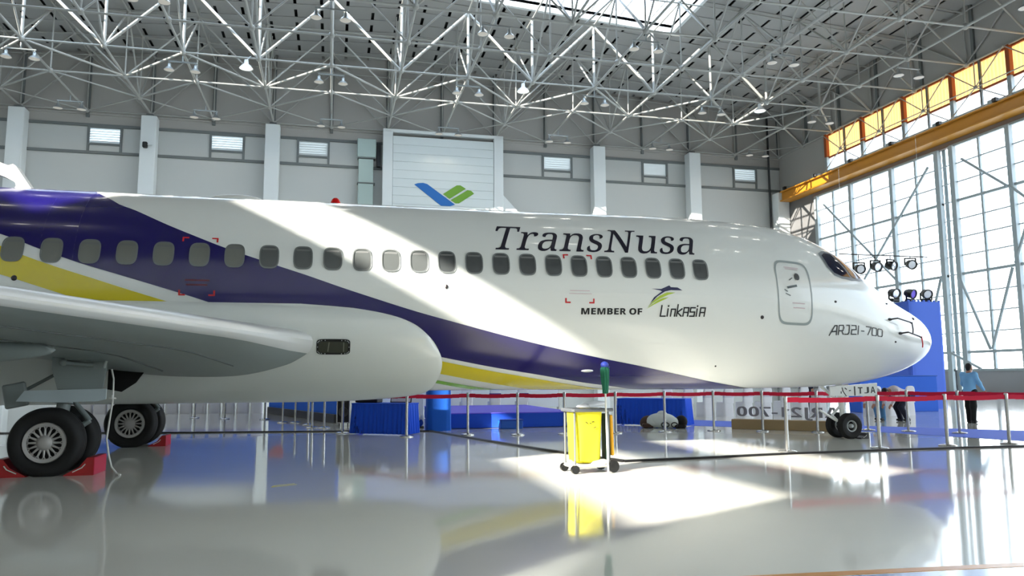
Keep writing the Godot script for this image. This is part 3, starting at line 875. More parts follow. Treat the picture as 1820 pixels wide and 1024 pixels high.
	# the technical lettering is drawn with strokes: each glyph in a 1 x 1 cell
	var gl := {
		"L": [[Vector2(0.2, 1), Vector2(0, 0), Vector2(0.75, 0)]], "i": [[Vector2(0.12, 0.7), Vector2(0, 0)], [Vector2(0.17, 0.92), Vector2(0.2, 1.0)]],
		"n": [[Vector2(0, 0), Vector2(0.12, 0.66), Vector2(0.72, 0.66), Vector2(0.6, 0)]], "k": [[Vector2(0, 0), Vector2(0.2, 1.1)], [Vector2(0.8, 0.7), Vector2(0.1, 0.36), Vector2(0.7, 0)]],
		"A": [[Vector2(0, 0), Vector2(0.17, 0.8), Vector2(0.87, 0.8), Vector2(0.7, 0)], [Vector2(0.08, 0.36), Vector2(0.78, 0.36)]],
		"S": [[Vector2(0.85, 0.8), Vector2(0.16, 0.8), Vector2(0.08, 0.4), Vector2(0.76, 0.4), Vector2(0.68, 0), Vector2(0, 0)]],
		"a": [[Vector2(-0.25, 0), Vector2(0.45, 1), Vector2(0.8, 1), Vector2(0.8, 0)], [Vector2(0.15, 0.38), Vector2(0.8, 0.38)]], "R": [[Vector2(0.1, 0), Vector2(0.1, 1), Vector2(0.75, 1), Vector2(0.85, 0.75), Vector2(0.75, 0.42), Vector2(0.25, 0.42)], [Vector2(0.55, 0.42), Vector2(0.85, 0)]],
		"J": [[Vector2(0.25, 1), Vector2(0.7, 1), Vector2(0.7, 0.2), Vector2(0.55, 0), Vector2(0.05, 0)]], "2": [[Vector2(0.05, 1), Vector2(0.75, 1), Vector2(0.8, 0.55), Vector2(0.1, 0.5), Vector2(0.08, 0), Vector2(0.85, 0)]],
		"1": [[Vector2(0.3, 1), Vector2(0.3, 0)]], "-": [[Vector2(0.15, 0.42), Vector2(0.6, 0.42)]], "7": [[Vector2(0, 1), Vector2(0.85, 1), Vector2(0.35, 0)]],
		"0": [[Vector2(0.12, 0), Vector2(0.05, 0.2), Vector2(0.05, 0.85), Vector2(0.15, 1), Vector2(0.75, 1), Vector2(0.85, 0.85), Vector2(0.85, 0.2), Vector2(0.75, 0), Vector2(0.12, 0)]],
	}
	for job in [["LinkASiA", [0, 1.0, 1.5, 2.4, 3.35, 4.35, 5.35, 5.85], 6.9, -4.98, -4.02, -13.3, -12.8, 6.4, black], ["aRJ21-700", [0, 1, 2, 3, 3.85, 4.5, 5.4, 6.4, 7.4], 8.4, -1.12, 0.30, -21.0, -11.6, 6.8, black]]:
		var lines := []
		var s: String = job[0]
		for i in s.length():
			for l in gl[s[i]]:
				var q := []
				for e in l: q.append(Vector2((e.x + job[1][i]) / job[2], e.y))
				lines.append(q)
		var pl := []
		for l in lines:
			var q := []
			for e in l:
				q.append(Vector2(lerpf(job[3], job[4], e.x), (lerpf(job[5], job[6], e.x) + job[7] * e.y) / 30.0))
			pl.append(q)
		var st := MB.new(); drape(st, stroke_tris(pl, 0.028), 0.005)
		obj("lettering", st, job[8], fu, "thin technical lettering")
	# bird emblem above the small lettering
	var e1 := MB.new()
	var sc := func(l: Array) -> PackedVector2Array:
		var q := PackedVector2Array()
		for e in l:
			# emblem box: u 0..1 over x -5.27..-4.52, v 0..1 over phi -9..5.6
			q.append(Vector2(lerpf(-5.27, -4.50, e[0]), lerpf(-9.0, 5.4, e[1]) / 30.0))
		return q
	drape(e1, poly_tris(sc.call([[0.14, 0.84], [0.40, 0.84], [0.62, 1.0], [0.66, 0.93], [0.84, 0.92], [0.97, 0.80], [0.66, 0.80], [0.5, 0.74], [0.28, 0.52], [0.1, 0.22], [0.2, 0.48], [0.42, 0.74], [0.36, 0.78]])), 0.005)
	obj("bird_emblem", e1, mat("emblem navy", Color(0.05, 0.06, 0.28), 0.3), fu, "navy bird shaped emblem")
	var e2 := MB.new()
	drape(e2, poly_tris(sc.call([[0.78, 0.70], [0.55, 0.70], [0.36, 0.56], [0.2, 0.36], [0.02, 0.06], [0.16, 0.24], [0.36, 0.44], [0.58, 0.60]])), 0.005)
	drape(e2, poly_tris(sc.call([[0.60, 0.50], [0.44, 0.46], [0.28, 0.34], [0.0, 0.0], [0.22, 0.2], [0.42, 0.36]])), 0.005)
	obj("bird_emblem", e2, mat("emblem lime", Color(0.66, 0.76, 0.22), 0.3), fu, "yellow green feathers of the emblem")
	# emergency exit corner marks and faint notices
	b = MB.new()
	for ex in [[-13.21, 0.27, 26.2, -5.8], [-6.59, 0.27, 23.2, -6.0]]:
		for sx in [-1.0, 1.0]:
			for sy in [0, 1]:
				var cx: float = ex[0] + sx * ex[1]
				var cp: float = ex[2 + sy]
				var dy := -2.2 if sy == 0 else 2.2
				b = MB.new()
				drape(b, stroke_tris([[Vector2(cx, (cp + dy) / 30.0), Vector2(cx, cp / 30.0), Vector2(cx - sx * 0.08, cp / 30.0)]], 0.028), 0.006)
				obj("exit_mark", b, red, fu, "red corner mark of an emergency exit")
	for r in [[-13.4, -13.02, 2.4, 0.9], [-13.38, -13.05, 0.0, 0.9]]:
		b = MB.new(); band(b, [Vector2(r[0], r[2]), Vector2(r[1], r[2])], [Vector2(r[0], r[2] - r[3]), Vector2(r[1], r[2] - r[3])], r[0], r[1], 0.006, 4, 1)
		obj("notice", b, mat("dull red print", Color(0.35, 0.03, 0.16), 0.4), fu)
	for r in [[-6.78, -6.4, 1.2, 0.5], [-6.8, -6.36, -0.6, 0.4], [-2.2, -1.85, 22.6, 0.6], [-2.18, -1.88, 21.4, 0.5], [-2.1, -1.8, -1.6, 0.6], [-2.08, -1.8, -4.6, 0.6]]:
		b = MB.new(); band(b, [Vector2(r[0], r[2]), Vector2(r[1], r[2])], [Vector2(r[0], r[2] - r[3]), Vector2(r[1], r[2] - r[3])], r[0], r[1], 0.007, 4, 1)
		obj("notice", b, mat("pale pink print", Color(0.78, 0.70, 0.72), 0.4), fu)
	# front door
	var door := group_part("cabin_door", a)
	obj("door_seam", rrect(-2.02, 5.6, 0.83, 1.34, 0.006, 5.5, 48, 1, 0.925), mat("door outline grey", Color(0.56, 0.60, 0.60), 0.4), door, "grey outline of the door")
	obj("door_window", rrect(-1.93, 16.0, 0.12, 0.15, 0.009, 2.2, 20, 2), wd, door)
	b = MB.new()
	drape(b, stroke_tris([[Vector2(-2.18, 8.0 / 30), Vector2(-1.98, 9.6 / 30)]], 0.05), 0.012)
	drape(b, stroke_tris([[Vector2(-2.12, 13.2 / 30), Vector2(-2.05, 14.8 / 30)], [Vector2(-2.2, 5.4 / 30), Vector2(-2.26, 6.5 / 30)], [Vector2(-2.24, 4.0 / 30), Vector2(-2.14, 2.8 / 30)]], 0.02), 0.008)
	obj("door_handle", b, mat("handle grey", Color(0.30, 0.33, 0.33), 0.35, 0.4), door)
	# flight deck windows
	var cw := group_part("flight_deck_window", a)
	b = MB.new()
	drape(b, poly_tris(PackedVector2Array([Vector2(-1.13, 1.42), Vector2(-0.98, 1.60), Vector2(-0.62, 1.86), Vector2(-0.36, 2.05), Vector2(-0.16, 1.72), Vector2(0.04, 1.36), Vector2(-0.15, 1.12), Vector2(-0.42, 0.93), Vector2(-0.72, 0.82), Vector2(-0.92, 0.82), Vector2(-1.06, 1.0)])), 0.006, 0.06)
	obj("window_surround", b, mat("surround grey", Color(0.42, 0.45, 0.47), 0.35), cw)
	b = MB.new()
	drape(b, poly_tris(PackedVector2Array([Vector2(-1.06, 1.38), Vector2(-0.94, 1.54), Vector2(-0.72, 1.68), Vector2(-0.55, 1.30), Vector2(-0.44, 1.02), Vector2(-0.70, 0.90), Vector2(-0.90, 0.90), Vector2(-1.0, 1.06)])), 0.012, 0.06)
	obj("side_pane", b, mat("cockpit glass", Color(0.10, 0.12, 0.20), 0.05), cw, "dark side pane")
	b = MB.new()
	drape(b, poly_tris(PackedVector2Array([Vector2(-0.62, 1.74), Vector2(-0.40, 1.92), Vector2(-0.22, 1.66), Vector2(-0.04, 1.36), Vector2(-0.18, 1.18), Vector2(-0.36, 1.07), Vector2(-0.46, 1.34)])), 0.012, 0.06)
	obj("front_pane", b, mat("windscreen glass", Color(0.40, 0.38, 0.40), 0.08, 0.1), cw, "bright reflecting windscreen pane")
	# small fittings on the nose: probes, vents, sensors
	for pr in [[0.54, 2.55, 0.98, 1.03, 2.50, 0.84], [0.85, 2.26, 0.9, 1.32, 2.20, 0.76]]:
		var g := group_part("pitot_probe", a)
		b = MB.new()
		var o := Vector3(0.02, 0, 0.13)
		var q := Vector3(pr[0], pr[1], pr[2]); var r := Vector3(pr[3], pr[4], pr[5])
		b.path([q, q + Vector3(0.12, 0.02, 0.1), r + o, r + o + Vector3(0.05, -0.03, 0)], 0.016)
		b.ball(q, Vector3(0.06, 0.03, 0.03))
		obj("probe_tube", b, mat("probe dark", Color(0.12, 0.10, 0.11), 0.4), g)
		b = MB.new(); b.path([r + o + Vector3(0.05, 0, 0), r + o + Vector3(0.06, -0.16, 0.01), r + o + Vector3(0.05, -0.24, 0.01)], 0.013)
		obj("cover_ribbon", b, red if pr[0] > 0.7 else mat("probe dark"), g)
	for f in [[0.6, 31.0, 0.03, 0.02], [-1.02, 3.5, 0.03, 0.025], [1.5, 36.0, 0.035, 0.035], [-2.79, -12.2, 0.038, 0.038], [-9.07, 1.5, 0.028, 0.042], [-15.9, 1.0, 0.045, 0.045], [0.7, -13.0, 0.025, 0.02], [-3.6, -48.0, 0.018, 0.018]]:
		b = MB.new()
		var n := fnorm(f[0], f[1])
		b.ball(fp(f[0], f[1]), Vector3(f[2], f[3], 0.02), 12, 8, Basis(Vector3.RIGHT, n.cross(Vector3.RIGHT).normalized(), n))
		obj("static_port", b, mat("probe dark"), a)
	b = MB.new(); var hn := fnorm(-6.26, -52.5)
	b.ball(fo(-6.26, -52.5, 0.0), Vector3(0.13, 0.04, 0.03), 14, 8, Basis(Vector3.RIGHT, hn.cross(Vector3.RIGHT).normalized(), hn))
	obj("drain_mast", b, metal, a)
	# things on the crown
	b = MB.new()
	b.prism(PackedVector2Array([Vector2(-16.24, 4.66), Vector2(-16.55, 5.12), Vector2(-16.6, 5.155), Vector2(-16.67, 5.12), Vector2(-16.85, 5.19), Vector2(-17.3, 5.27), Vector2(-17.3, 4.97), Vector2(-16.83, 4.96), Vector2(-16.7, 4.91), Vector2(-16.55, 4.83), Vector2(-16.52, 4.76), Vector2(-16.6, 4.66)]), Transform3D(Basis.IDENTITY, Vector3(0, 0, -0.12)), 0.24)
	b.box(Vector3(-17.2, 4.85, 0), Vector3(0.3, 0.4, 0.24))
	obj("antenna_fin", b, white, a, "white bracket shaped fin on the crown")
	b = MB.new(); b.ball(Vector3(-12.83, 4.70, 0), Vector3(0.5, 0.11, 0.22), 20, 10)
	obj("antenna_bump", b, white, a)
	b = MB.new(); b.ball(Vector3(-11.02, 4.71, 0), Vector3(0.1, 0.14, 0.1), 16, 8)
	obj("beacon", b, mat("beacon red", Color(0.8, 0.05, 0.05), 0.2), a)
	build_fairing(a, white, wd, black, metal)
	build_wing(a, grey, metal)
	build_gear(a, grey, metal, white, black)

func fair_off(x: float, phi: float) -> float:
	var xf := lin([-180, -90, -70, -50, -39, -26, -16.7, -11.3, -9.3], [-9.3, -9.3, -9.16, -9.07, -9.12, -9.38, -9.84, -10.66, -10.66], phi)
	var top := lin([-20, -16.1, -13.0, -10.66, -9.84], [-9.3, -9.3, -9.6, -11.3, -16.7], x)
	var d1 := clampf((top - phi) / 26.0, 0, 1)
	var d2 := clampf((xf - x) / 2.4, 0, 1)
	var d3 := clampf((x + 20.5) / 3.0, 0, 1)
	var most := lerpf(0.17, 0.27, clampf((phi + 90) / 60.0, 0, 1))
	return most * sqrt(1 - (1 - d1) * (1 - d1)) * sqrt(1 - (1 - d2) * (1 - d2)) * sqrt(1 - (1 - d3) * (1 - d3)) + 0.02

func build_fairing(a: Node3D, white: Material, wd: Material, black: Material, metal: Material) -> void:
	var b := MB.new()
	for side in [1.0, -1.0]:
		var p := []
		for i in 91:
			# phi rows from the top edge down to the keel; along each the fairing runs forward to its own front edge
			var t := i / 90.0
			var phi := lerpf(-9.4, -90.0, t)
			var xf := lut([-95, -90, -70, -50, -39, -26, -16.7, -11.3, -9.3], [-9.3, -9.3, -9.16, -9.07, -9.12, -9.38, -9.84, -10.66, -11.6], phi)
			var row := []
			for j in 61:
				var u := j / 60.0
				var x := lerpf(-20.4, xf - 0.001, 1.0 - pow(1.0 - u, 1.8))
				var q := fo(x, phi, fair_off(x, phi))
				row.append(Vector3(q.x, q.y, q.z * side))
			p.append(row)
		b.grid(p, func(q: Vector3) -> Vector3: return Vector3(0, q.y - 2.9, q.z))
	var f := obj("belly_fairing", b, mat("fairing white", Color(0.80, 0.82, 0.81), 0.3, 0.0, 0.4), a)
	# landing light hatch with a dark seal
	var h := group_part("landing_light", a)
	var z := 0.0
	var hp := -30.0
	while fo(-11.0, hp, fair_off(-11.0, hp)).y > 1.95: hp -= 0.25
	var hc := fo(-11.0, hp, fair_off(-11.0, hp))
	var e2 := fo(-11.0, hp + 3.0, fair_off(-11.0, hp + 3.0)) - fo(-11.0, hp - 3.0, fair_off(-11.0, hp - 3.0))
	h.transform = Transform3D(Basis(Vector3.RIGHT, e2.normalized(), Vector3.RIGHT.cross(e2.normalized())), hc) * Transform3D(Basis.IDENTITY, Vector3(11.0, -1.92, 0.012))
	var mk := func(w: float, hh: float, off: float, e: float) -> MB:
		var m := MB.new()
		var poly := PackedVector2Array()
		for i in 32:
			var an := TAU * i / 32
			poly.append(Vector2(signf(cos(an)) * pow(absf(cos(an)), 2.0 / e) * w * 0.5, signf(sin(an)) * pow(absf(sin(an)), 2.0 / e) * hh * 0.5))
		m.prism(poly, Transform3D(Basis.IDENTITY, Vector3(-11.0, 1.92, z + off)), 0.02)
		return m
	obj("light_seal", mk.call(0.56, 0.275, -0.02, 6.0), black, h)
	obj("light_glass", mk.call(0.48, 0.2, -0.005, 6.0), mat("lens dark", Color(0.20, 0.21, 0.17), 0.35), h)
	var sc := MB.new()
	for i in 22:
		var an := TAU * i / 22
		sc.ball(Vector3(-11.0 + signf(cos(an)) * pow(absf(cos(an)), 0.33) * 0.26, 1.92 + signf(sin(an)) * pow(absf(sin(an)), 0.33) * 0.12, z + 0.004), Vector3.ONE * 0.009, 6, 4)
	obj("seal_screws", sc, metal, h)
	var bar := MB.new(); bar.box(Vector3(-11.08, 1.93, z + 0.02), Vector3(0.02, 0.17, 0.015), Basis(Vector3.BACK, -0.12)); bar.box(Vector3(-10.83, 1.93, z + 0.02), Vector3(0.016, 0.17, 0.015))
	bar.box(Vector3(-10.95, 1.915, z + 0.008), Vector3(0.2, 0.13, 0.01), Basis.IDENTITY, 0.004)
	obj("lamp_reflector", bar, mat("reflector grey", Color(0.42, 0.43, 0.38), 0.5), h)

func wing_point(z: float, t: float, lower: bool, off: float) -> Vector3:
	var c := lerpf(5.9, 1.6, (z - 1.7) / 11.6)
	var xl := -11.36 - (z - 1.72) * 0.53
	var yl := 1.99 + (z - 1.72) * 0.032
	var y := lut([0.0, 0.004, 0.018, 0.05, 0.09, 0.2, 0.3, 0.47, 0.7, 1.0], [0.0, -0.015, -0.032, -0.050, -0.066, -0.090, -0.097, -0.090, -0.052, -0.012], t) if lower else lut([0.0, 0.003, 0.01, 0.03, 0.08, 0.2, 0.4, 0.7, 1.0], [0.0, 0.010, 0.017, 0.025, 0.032, 0.042, 0.045, 0.028, -0.008], t)
	var f := lerpf(1.0, 0.62, smoothstep(1.75, 3.6, z)) if lower else 1.0
	var k := minf(1.0, t / 0.012)
	return Vector3(xl - t * c + off * (1.0 - k), yl + y * c * f + (-off if lower else off) * k, z)

func build_wing(a: Node3D, grey: Material, metal: Material) -> void:
	var w := group_part("wing", a)
	var out := func(_q: Vector3) -> Vector3: return Vector3.ZERO
	for part in 2:
		var b := MB.new()
		for lower in [true, false]:
			var p := []
			for i in 25:
				var z := lerpf(1.1, 13.3, i / 24.0)
				var row := []
				for j in 41:
					var t: float = pow(j / 40.0, 2.0)
					if part == 1: t *= 0.022 if lower else 0.11
					row.append(wing_point(z, t, lower, 0.006 * part))
				p.append(row)
			b.grid(p, func(_q: Vector3) -> Vector3: return Vector3.DOWN if lower else Vector3.UP)
		if part == 0:
			for i in 40:
				var t0 := pow(i / 40.0, 2.0); var t1 := pow((i + 1) / 40.0, 2.0)
				b.quad(wing_point(13.3, t0, true, 0), wing_point(13.3, t1, true, 0), wing_point(13.3, t1, false, 0), wing_point(13.3, t0, false, 0), Vector3.BACK)
			obj("wing_skin", b, mat("wing grey", Color(0.50, 0.54, 0.54), 0.4), w)
		else: obj("leading_edge", b, mat("leading edge metal", Color(0.80, 0.81, 0.81), 0.28, 0.25), w, "bare metal leading edge of the wing")
	# under the wing: joint strip and access panel lines, flap track fairing
	var s := MB.new()
	for tt in [0.16, 0.34]:
		for i in 12:
			var z0 := lerpf(2.2, 8.0, i / 12.0); var z1 := lerpf(2.2, 8.0, (i + 1) / 12.0)
			var q0 := wing_point(z0, tt, true, 0.004); var q1 := wing_point(z1, tt, true, 0.004)
			s.tube(q0, q1, 0.012, 0.012, 6, false)
	obj("panel_seams", s, mat("seam grey", Color(0.32, 0.35, 0.35), 0.5), w)
	var f := MB.new()
	for q in [[4.6, 0.52], [8.2, 0.55]]:
		var m := wing_point(q[0], q[1], true, 0.12)
		f.ball(m + Vector3(-0.6, 0.0, 0), Vector3(1.7, 0.19, 0.17), 20, 12)
	obj("flap_track_fairing", f, mat("wing grey"), w)
	# far wing, mirrored
	var fw := MB.new()
	for lower in [true, false]:
		var p := []
		for i in 13:
			var row := []
			for j in 25:
				var q := wing_point(lerpf(1.1, 13.3, i / 12.0), pow(j / 24.0, 2.0), lower, 0)
				row.append(Vector3(q.x, q.y, -q.z))
			p.append(row)
		fw.grid(p, func(_q: Vector3) -> Vector3: return Vector3.DOWN if lower else Vector3.UP)
	obj("wing", fw, mat("wing grey"), a, "wing on the far side")

func tyre(parent: Node3D, at: Vector3, r: float, w: float, rim: float, spokes: int, rubber: Material, alloy: Material) -> void:
	# a wheel on a z axle; its outer face looks towards +z
	var xf := Transform3D(Basis(Vector3.RIGHT, PI / 2), at)
	var h := w * 0.5
	var t := MB.new()
	t.lathe(xf, [Vector2(rim, -h * 0.72), Vector2(rim + 0.02, -h * 0.9), Vector2(lerpf(rim, r, 0.45), -h), Vector2(lerpf(rim, r, 0.75), -h * 0.96), Vector2(r - 0.03, -h * 0.74), Vector2(r - 0.004, -h * 0.5), Vector2(r, -h * 0.42), Vector2(r - 0.008, -h * 0.38), Vector2(r, -h * 0.34), Vector2(r, -h * 0.1), Vector2(r - 0.008, -h * 0.06), Vector2(r - 0.008, h * 0.06), Vector2(r, h * 0.1), Vector2(r, h * 0.34), Vector2(r - 0.008, h * 0.38), Vector2(r, h * 0.42), Vector2(r - 0.004, h * 0.5), Vector2(r - 0.03, h * 0.74), Vector2(lerpf(rim, r, 0.75), h * 0.96), Vector2(lerpf(rim, r, 0.45), h), Vector2(rim + 0.02, h * 0.9), Vector2(rim, h * 0.72)], 56, 0.5)
	var wheel := group_part("wheel", parent)
	obj("tyre", t, rubber, wheel)
	var m := MB.new()
	var f := h * 0.8
	m.lathe(xf, [Vector2(rim * 0.78, f - 0.05), Vector2(rim * 0.80, f), Vector2(rim * 0.96, f + 0.01), Vector2(rim + 0.005, f - 0.02), Vector2(rim + 0.005, -f), Vector2(rim * 0.9, -f), Vector2(rim * 0.78, f - 0.05)], 48)
	m.lathe(xf, [Vector2(0.0, f + 0.03), Vector2(rim * 0.22, f + 0.03), Vector2(rim * 0.27, f + 0.015), Vector2(rim * 0.36, f + 0.0), Vector2(rim * 0.38, f - 0.04)], 32)
	for i in spokes:
		var a := TAU * i / spokes
		var d0 := Vector3(cos(a), sin(a), 0)
		m.tube(at + d0 * rim * 0.34 + Vector3(0, 0, f - 0.02), at + d0 * rim * 0.70 + Vector3(0, 0, f - 0.015), 0.021, 0.013, 8)
		for s in [-1.0, 1.0]:
			var d1 := Vector3(cos(a + s * 0.11), sin(a + s * 0.11), 0)
			m.tube(at + d0 * rim * 0.68 + Vector3(0, 0, f - 0.015), at + d1 * rim * 0.83 + Vector3(0, 0, f - 0.02), 0.010, 0.010, 6)
	obj("rim", m, alloy, wheel)
	var k := MB.new(); k.lathe(xf, [Vector2(0.0, f - 0.07), Vector2(rim * 0.9, f - 0.07), Vector2(rim * 0.9, f - 0.1)], 32)
	obj("brake_disc", k, mat("brake dark", Color(0.03, 0.03, 0.035), 0.7), wheel)

func build_gear(a: Node3D, grey: Material, metal: Material, white: Material, black: Material) -> void:
	var rubber := mat("tyre rubber", Color(0.035, 0.04, 0.045), 0.75)
	var alloy := mat("wheel alloy", Color(0.68, 0.67, 0.66), 0.45, 0.2)
	var steel := mat("gear grey", Color(0.50, 0.54, 0.54), 0.4)
	for s in [1.0, -1.0]:
		var g := group_part("main_gear", a)
		tyre(g, Vector3(-14.93, 0.47, s * 2.34 + 0.36), 0.49, 0.34, 0.285, 16, rubber, alloy)
		tyre(g, Vector3(-14.93, 0.47, s * 2.34 - 0.36), 0.49, 0.34, 0.285, 16, rubber, alloy)
		var b := MB.new()
		b.tube(Vector3(-14.93, 0.47, s * 2.34), Vector3(-14.8, 1.75, s * 2.2), 0.085, 0.11, 16)
		b.tube(Vector3(-14.86, 1.0, s * 2.3), Vector3(-14.8, 1.75, s * 2.2), 0.13, 0.13, 16)
		b.tube(Vector3(-14.93, 0.47, s * 2.34 - 0.4), Vector3(-14.93, 0.47, s * 2.34 + 0.4), 0.07, 0.07, 12)
		b.tube(Vector3(-14.75, 1.05, s * 2.3), Vector3(-14.5, 0.75, s * 2.34), 0.04, 0.04, 8); b.tube(Vector3(-14.5, 0.75, s * 2.34), Vector3(-14.85, 0.5, s * 2.34), 0.04, 0.04, 8)
		b.tube(Vector3(-14.83, 1.3, s * 2.25), Vector3(-14.3, 1.7, s * 1.2), 0.06, 0.06, 10)
		obj("strut", b, steel, g)
	# near side: leg door, hinged panel, actuator and the dark bay behind them
	var d := group_part("gear_door", a)
	var m := MB.new()
	m.prism(PackedVector2Array([Vector2(-14.95, 1.94), Vector2(-14.25, 1.97), Vector2(-14.22, 1.5), Vector2(-14.26, 1.2), Vector2(-14.85, 1.22), Vector2(-14.93, 1.5)]), Transform3D(Basis.IDENTITY, Vector3(0.0, 0, 2.66)), 0.05)
	obj("leg_door", m, steel, d)
	m = MB.new()
	m.prism(PackedVector2Array([Vector2(-15.25, 1.2), Vector2(-14.19, 1.22), Vector2(-14.19, 1.07), Vector2(-14.3, 1.04), Vector2(-14.8, 1.03), Vector2(-15.35, 1.05)]), Transform3D(Basis.IDENTITY, Vector3(0.0, 0.0, 2.72)), 0.04)
	obj("lower_door", m, mat("gear door pale", Color(0.66, 0.71, 0.73), 0.35), d, "pale lower edge of the gear door")
	m = MB.new()
	m.box(Vector3(-15.45, 1.13, 2.5), Vector3(0.3, 0.35, 0.08), Basis(Vector3.BACK, 0.2), 0.02)
	m.tube(Vector3(-15.4, 1.2, 2.3), Vector3(-14.5, 1.75, 2.2), 0.025, 0.025)
	obj("door_link", m, steel, d)
	m = MB.new()
	m.tube(Vector3(-14.75, 1.68, 2.76), Vector3(-14.4, 1.66, 2.76), 0.04, 0.04, 12); m.tube(Vector3(-14.8, 1.6, 2.74), Vector3(-14.38, 1.56, 2.74), 0.028, 0.028, 12)
	m.ball(Vector3(-14.78, 1.6, 2.74), Vector3.ONE * 0.055); m.tube(Vector3(-14.26, 1.92, 2.75), Vector3(-14.24, 1.7, 2.75), 0.03, 0.03); m.path([Vector3(-14.24, 1.78, 2.78), Vector3(-14.2, 1.66, 2.78), Vector3(-14.24, 1.52, 2.78)], 0.028)
	m.box(Vector3(-14.55, 1.78, 2.68), Vector3(0.45, 0.16, 0.1), Basis.IDENTITY, 0.03)
	obj("actuator", m, steel, d)
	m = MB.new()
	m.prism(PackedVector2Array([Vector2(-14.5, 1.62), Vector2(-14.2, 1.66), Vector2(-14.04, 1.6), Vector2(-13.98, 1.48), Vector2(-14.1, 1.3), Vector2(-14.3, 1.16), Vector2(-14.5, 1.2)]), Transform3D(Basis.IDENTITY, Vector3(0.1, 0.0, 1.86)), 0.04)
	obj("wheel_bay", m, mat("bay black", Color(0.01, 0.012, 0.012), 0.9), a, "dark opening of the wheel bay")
	# nose gear
	var n := group_part("nose_gear", a)
	for s in [0.2, -0.2]: tyre(n, Vector3(0.0, 0.275, s), 0.28, 0.2, 0.125, 0, rubber, mat("nose wheel grey", Color(0.70, 0.72, 0.72), 0.4))
	m = MB.new()
	m.tube(Vector3(0, 0.275, 0), Vector3(-0.05, 1.25, 0), 0.055, 0.075, 14); m.tube(Vector3(0, 0.275, -0.22), Vector3(0, 0.275, 0.24), 0.045, 0.045, 12)
	m.tube(Vector3(-0.02, 0.75, 0), Vector3(-0.6, 1.2, 0), 0.035, 0.035, 10)
	m.path([Vector3(-0.06, 0.7, 0), Vector3(-0.28, 0.5, 0), Vector3(-0.06, 0.3, 0)], 0.03)
	m.path([Vector3(-0.65, 0.62, 0.1), Vector3(-0.3, 0.4, 0.15), Vector3(-0.02, 0.275, 0.08)], 0.025)
	obj("strut", m, white, n)
	m = MB.new(); m.prism(PackedVector2Array([Vector2(-0.47, 1.13), Vector2(0.72, 1.2), Vector2(0.70, 0.91), Vector2(-0.47, 0.93)]), Transform3D(Basis.IDENTITY, Vector3(0, 0, 0.22)), 0.03)
	var nd := obj("nose_gear_door", m, white, a)
	for i in 3:
		m = MB.new()
		for f in text_tris("TJA"[i], "Droid Sans", 700):
			var q := []
			for e in f: q.append(Vector3(lerpf(0.22 + i * 0.16, 0.34 + i * 0.16, e.x), lerpf(0.97, 1.11, e.y) + i * 0.005, 0.253))
			m.tri(q[0], q[1], q[2], Vector3.BACK, Vector3.BACK, Vector3.BACK)
		obj("letter", m, black, nd)
	obj("door_mark", one_box(Vector3(0.14, 1.03, 0.252), Vector3(0.03, 0.2, 0.004)), black, nd)
	m = MB.new()
	for q in [[-0.16, 1.06, 0.1], [-0.08, 1.08, 0.06], [-0.12, 0.98, 0.16], [0.02, 1.04, 0.05], [-0.2, 1.0, 0.05]]:
		m = MB.new(); m.box(Vector3(q[0], q[1], 0.252), Vector3(q[2], 0.02, 0.004), Basis(Vector3.BACK, q[0] * 8))
		obj("notice", m, mat("probe dark"), nd)

# ------------------------------------------------------------------ things on the floor
func slabxz(b: MB, pts: Array, y0: float, y1: float) -> void:
	var poly := PackedVector2Array()
	for e in pts: poly.append(Vector2(e.x, -e.y))
	b.prism(poly, Transform3D(Basis(Vector3.RIGHT, -PI / 2), Vector3(0, y0, 0)), y1 - y0)

func skirted_table(called: String, label: String, at: Vector3, turn: float, w: float, d: float, c: Color) -> Node3D:
	var t := thing(called, label, "table", at, turn)
	var m := cloth("table cloth blue", c)
	var b := MB.new()
	# pleated skirt round three sides
	var n := int((w + 2 * d) / 0.02)
	var p := []
	for i in n + 1:
		var s := (w + 2 * d) * i / n
		var q: Vector3; var o: Vector3
		if s < d: q = Vector3(-w * 0.5, 0, -d * 0.5 + s); o = Vector3.LEFT
		elif s < d + w: q = Vector3(-w * 0.5 + s - d, 0, d * 0.5); o = Vector3.BACK
		else: q = Vector3(w * 0.5, 0, d * 0.5 - (s - d - w)); o = Vector3.RIGHT
		var row := []
		for j in 7:
			var h := 0.02 + 0.70 * j / 6.0
			var fold := (0.5 + 0.5 * sin(s * 57.0 + 1.3 * sin(s * 9.0))) * 0.06 * (1.0 - 0.75 * j / 6.0) + 0.015 * (1 - j / 6.0)
			row.append(q + o * fold + Vector3(0, h, 0))
		p.append(row)
	b.grid(p, func(q: Vector3) -> Vector3: return Vector3(q.x, 0, q.z + 0.2))
	obj("table_skirt", b, m, t)
	obj("table_top", one_box(Vector3(0, 0.735, 0), Vector3(w + 0.03, 0.03, d + 0.03), 0.01), m, t)
	return t

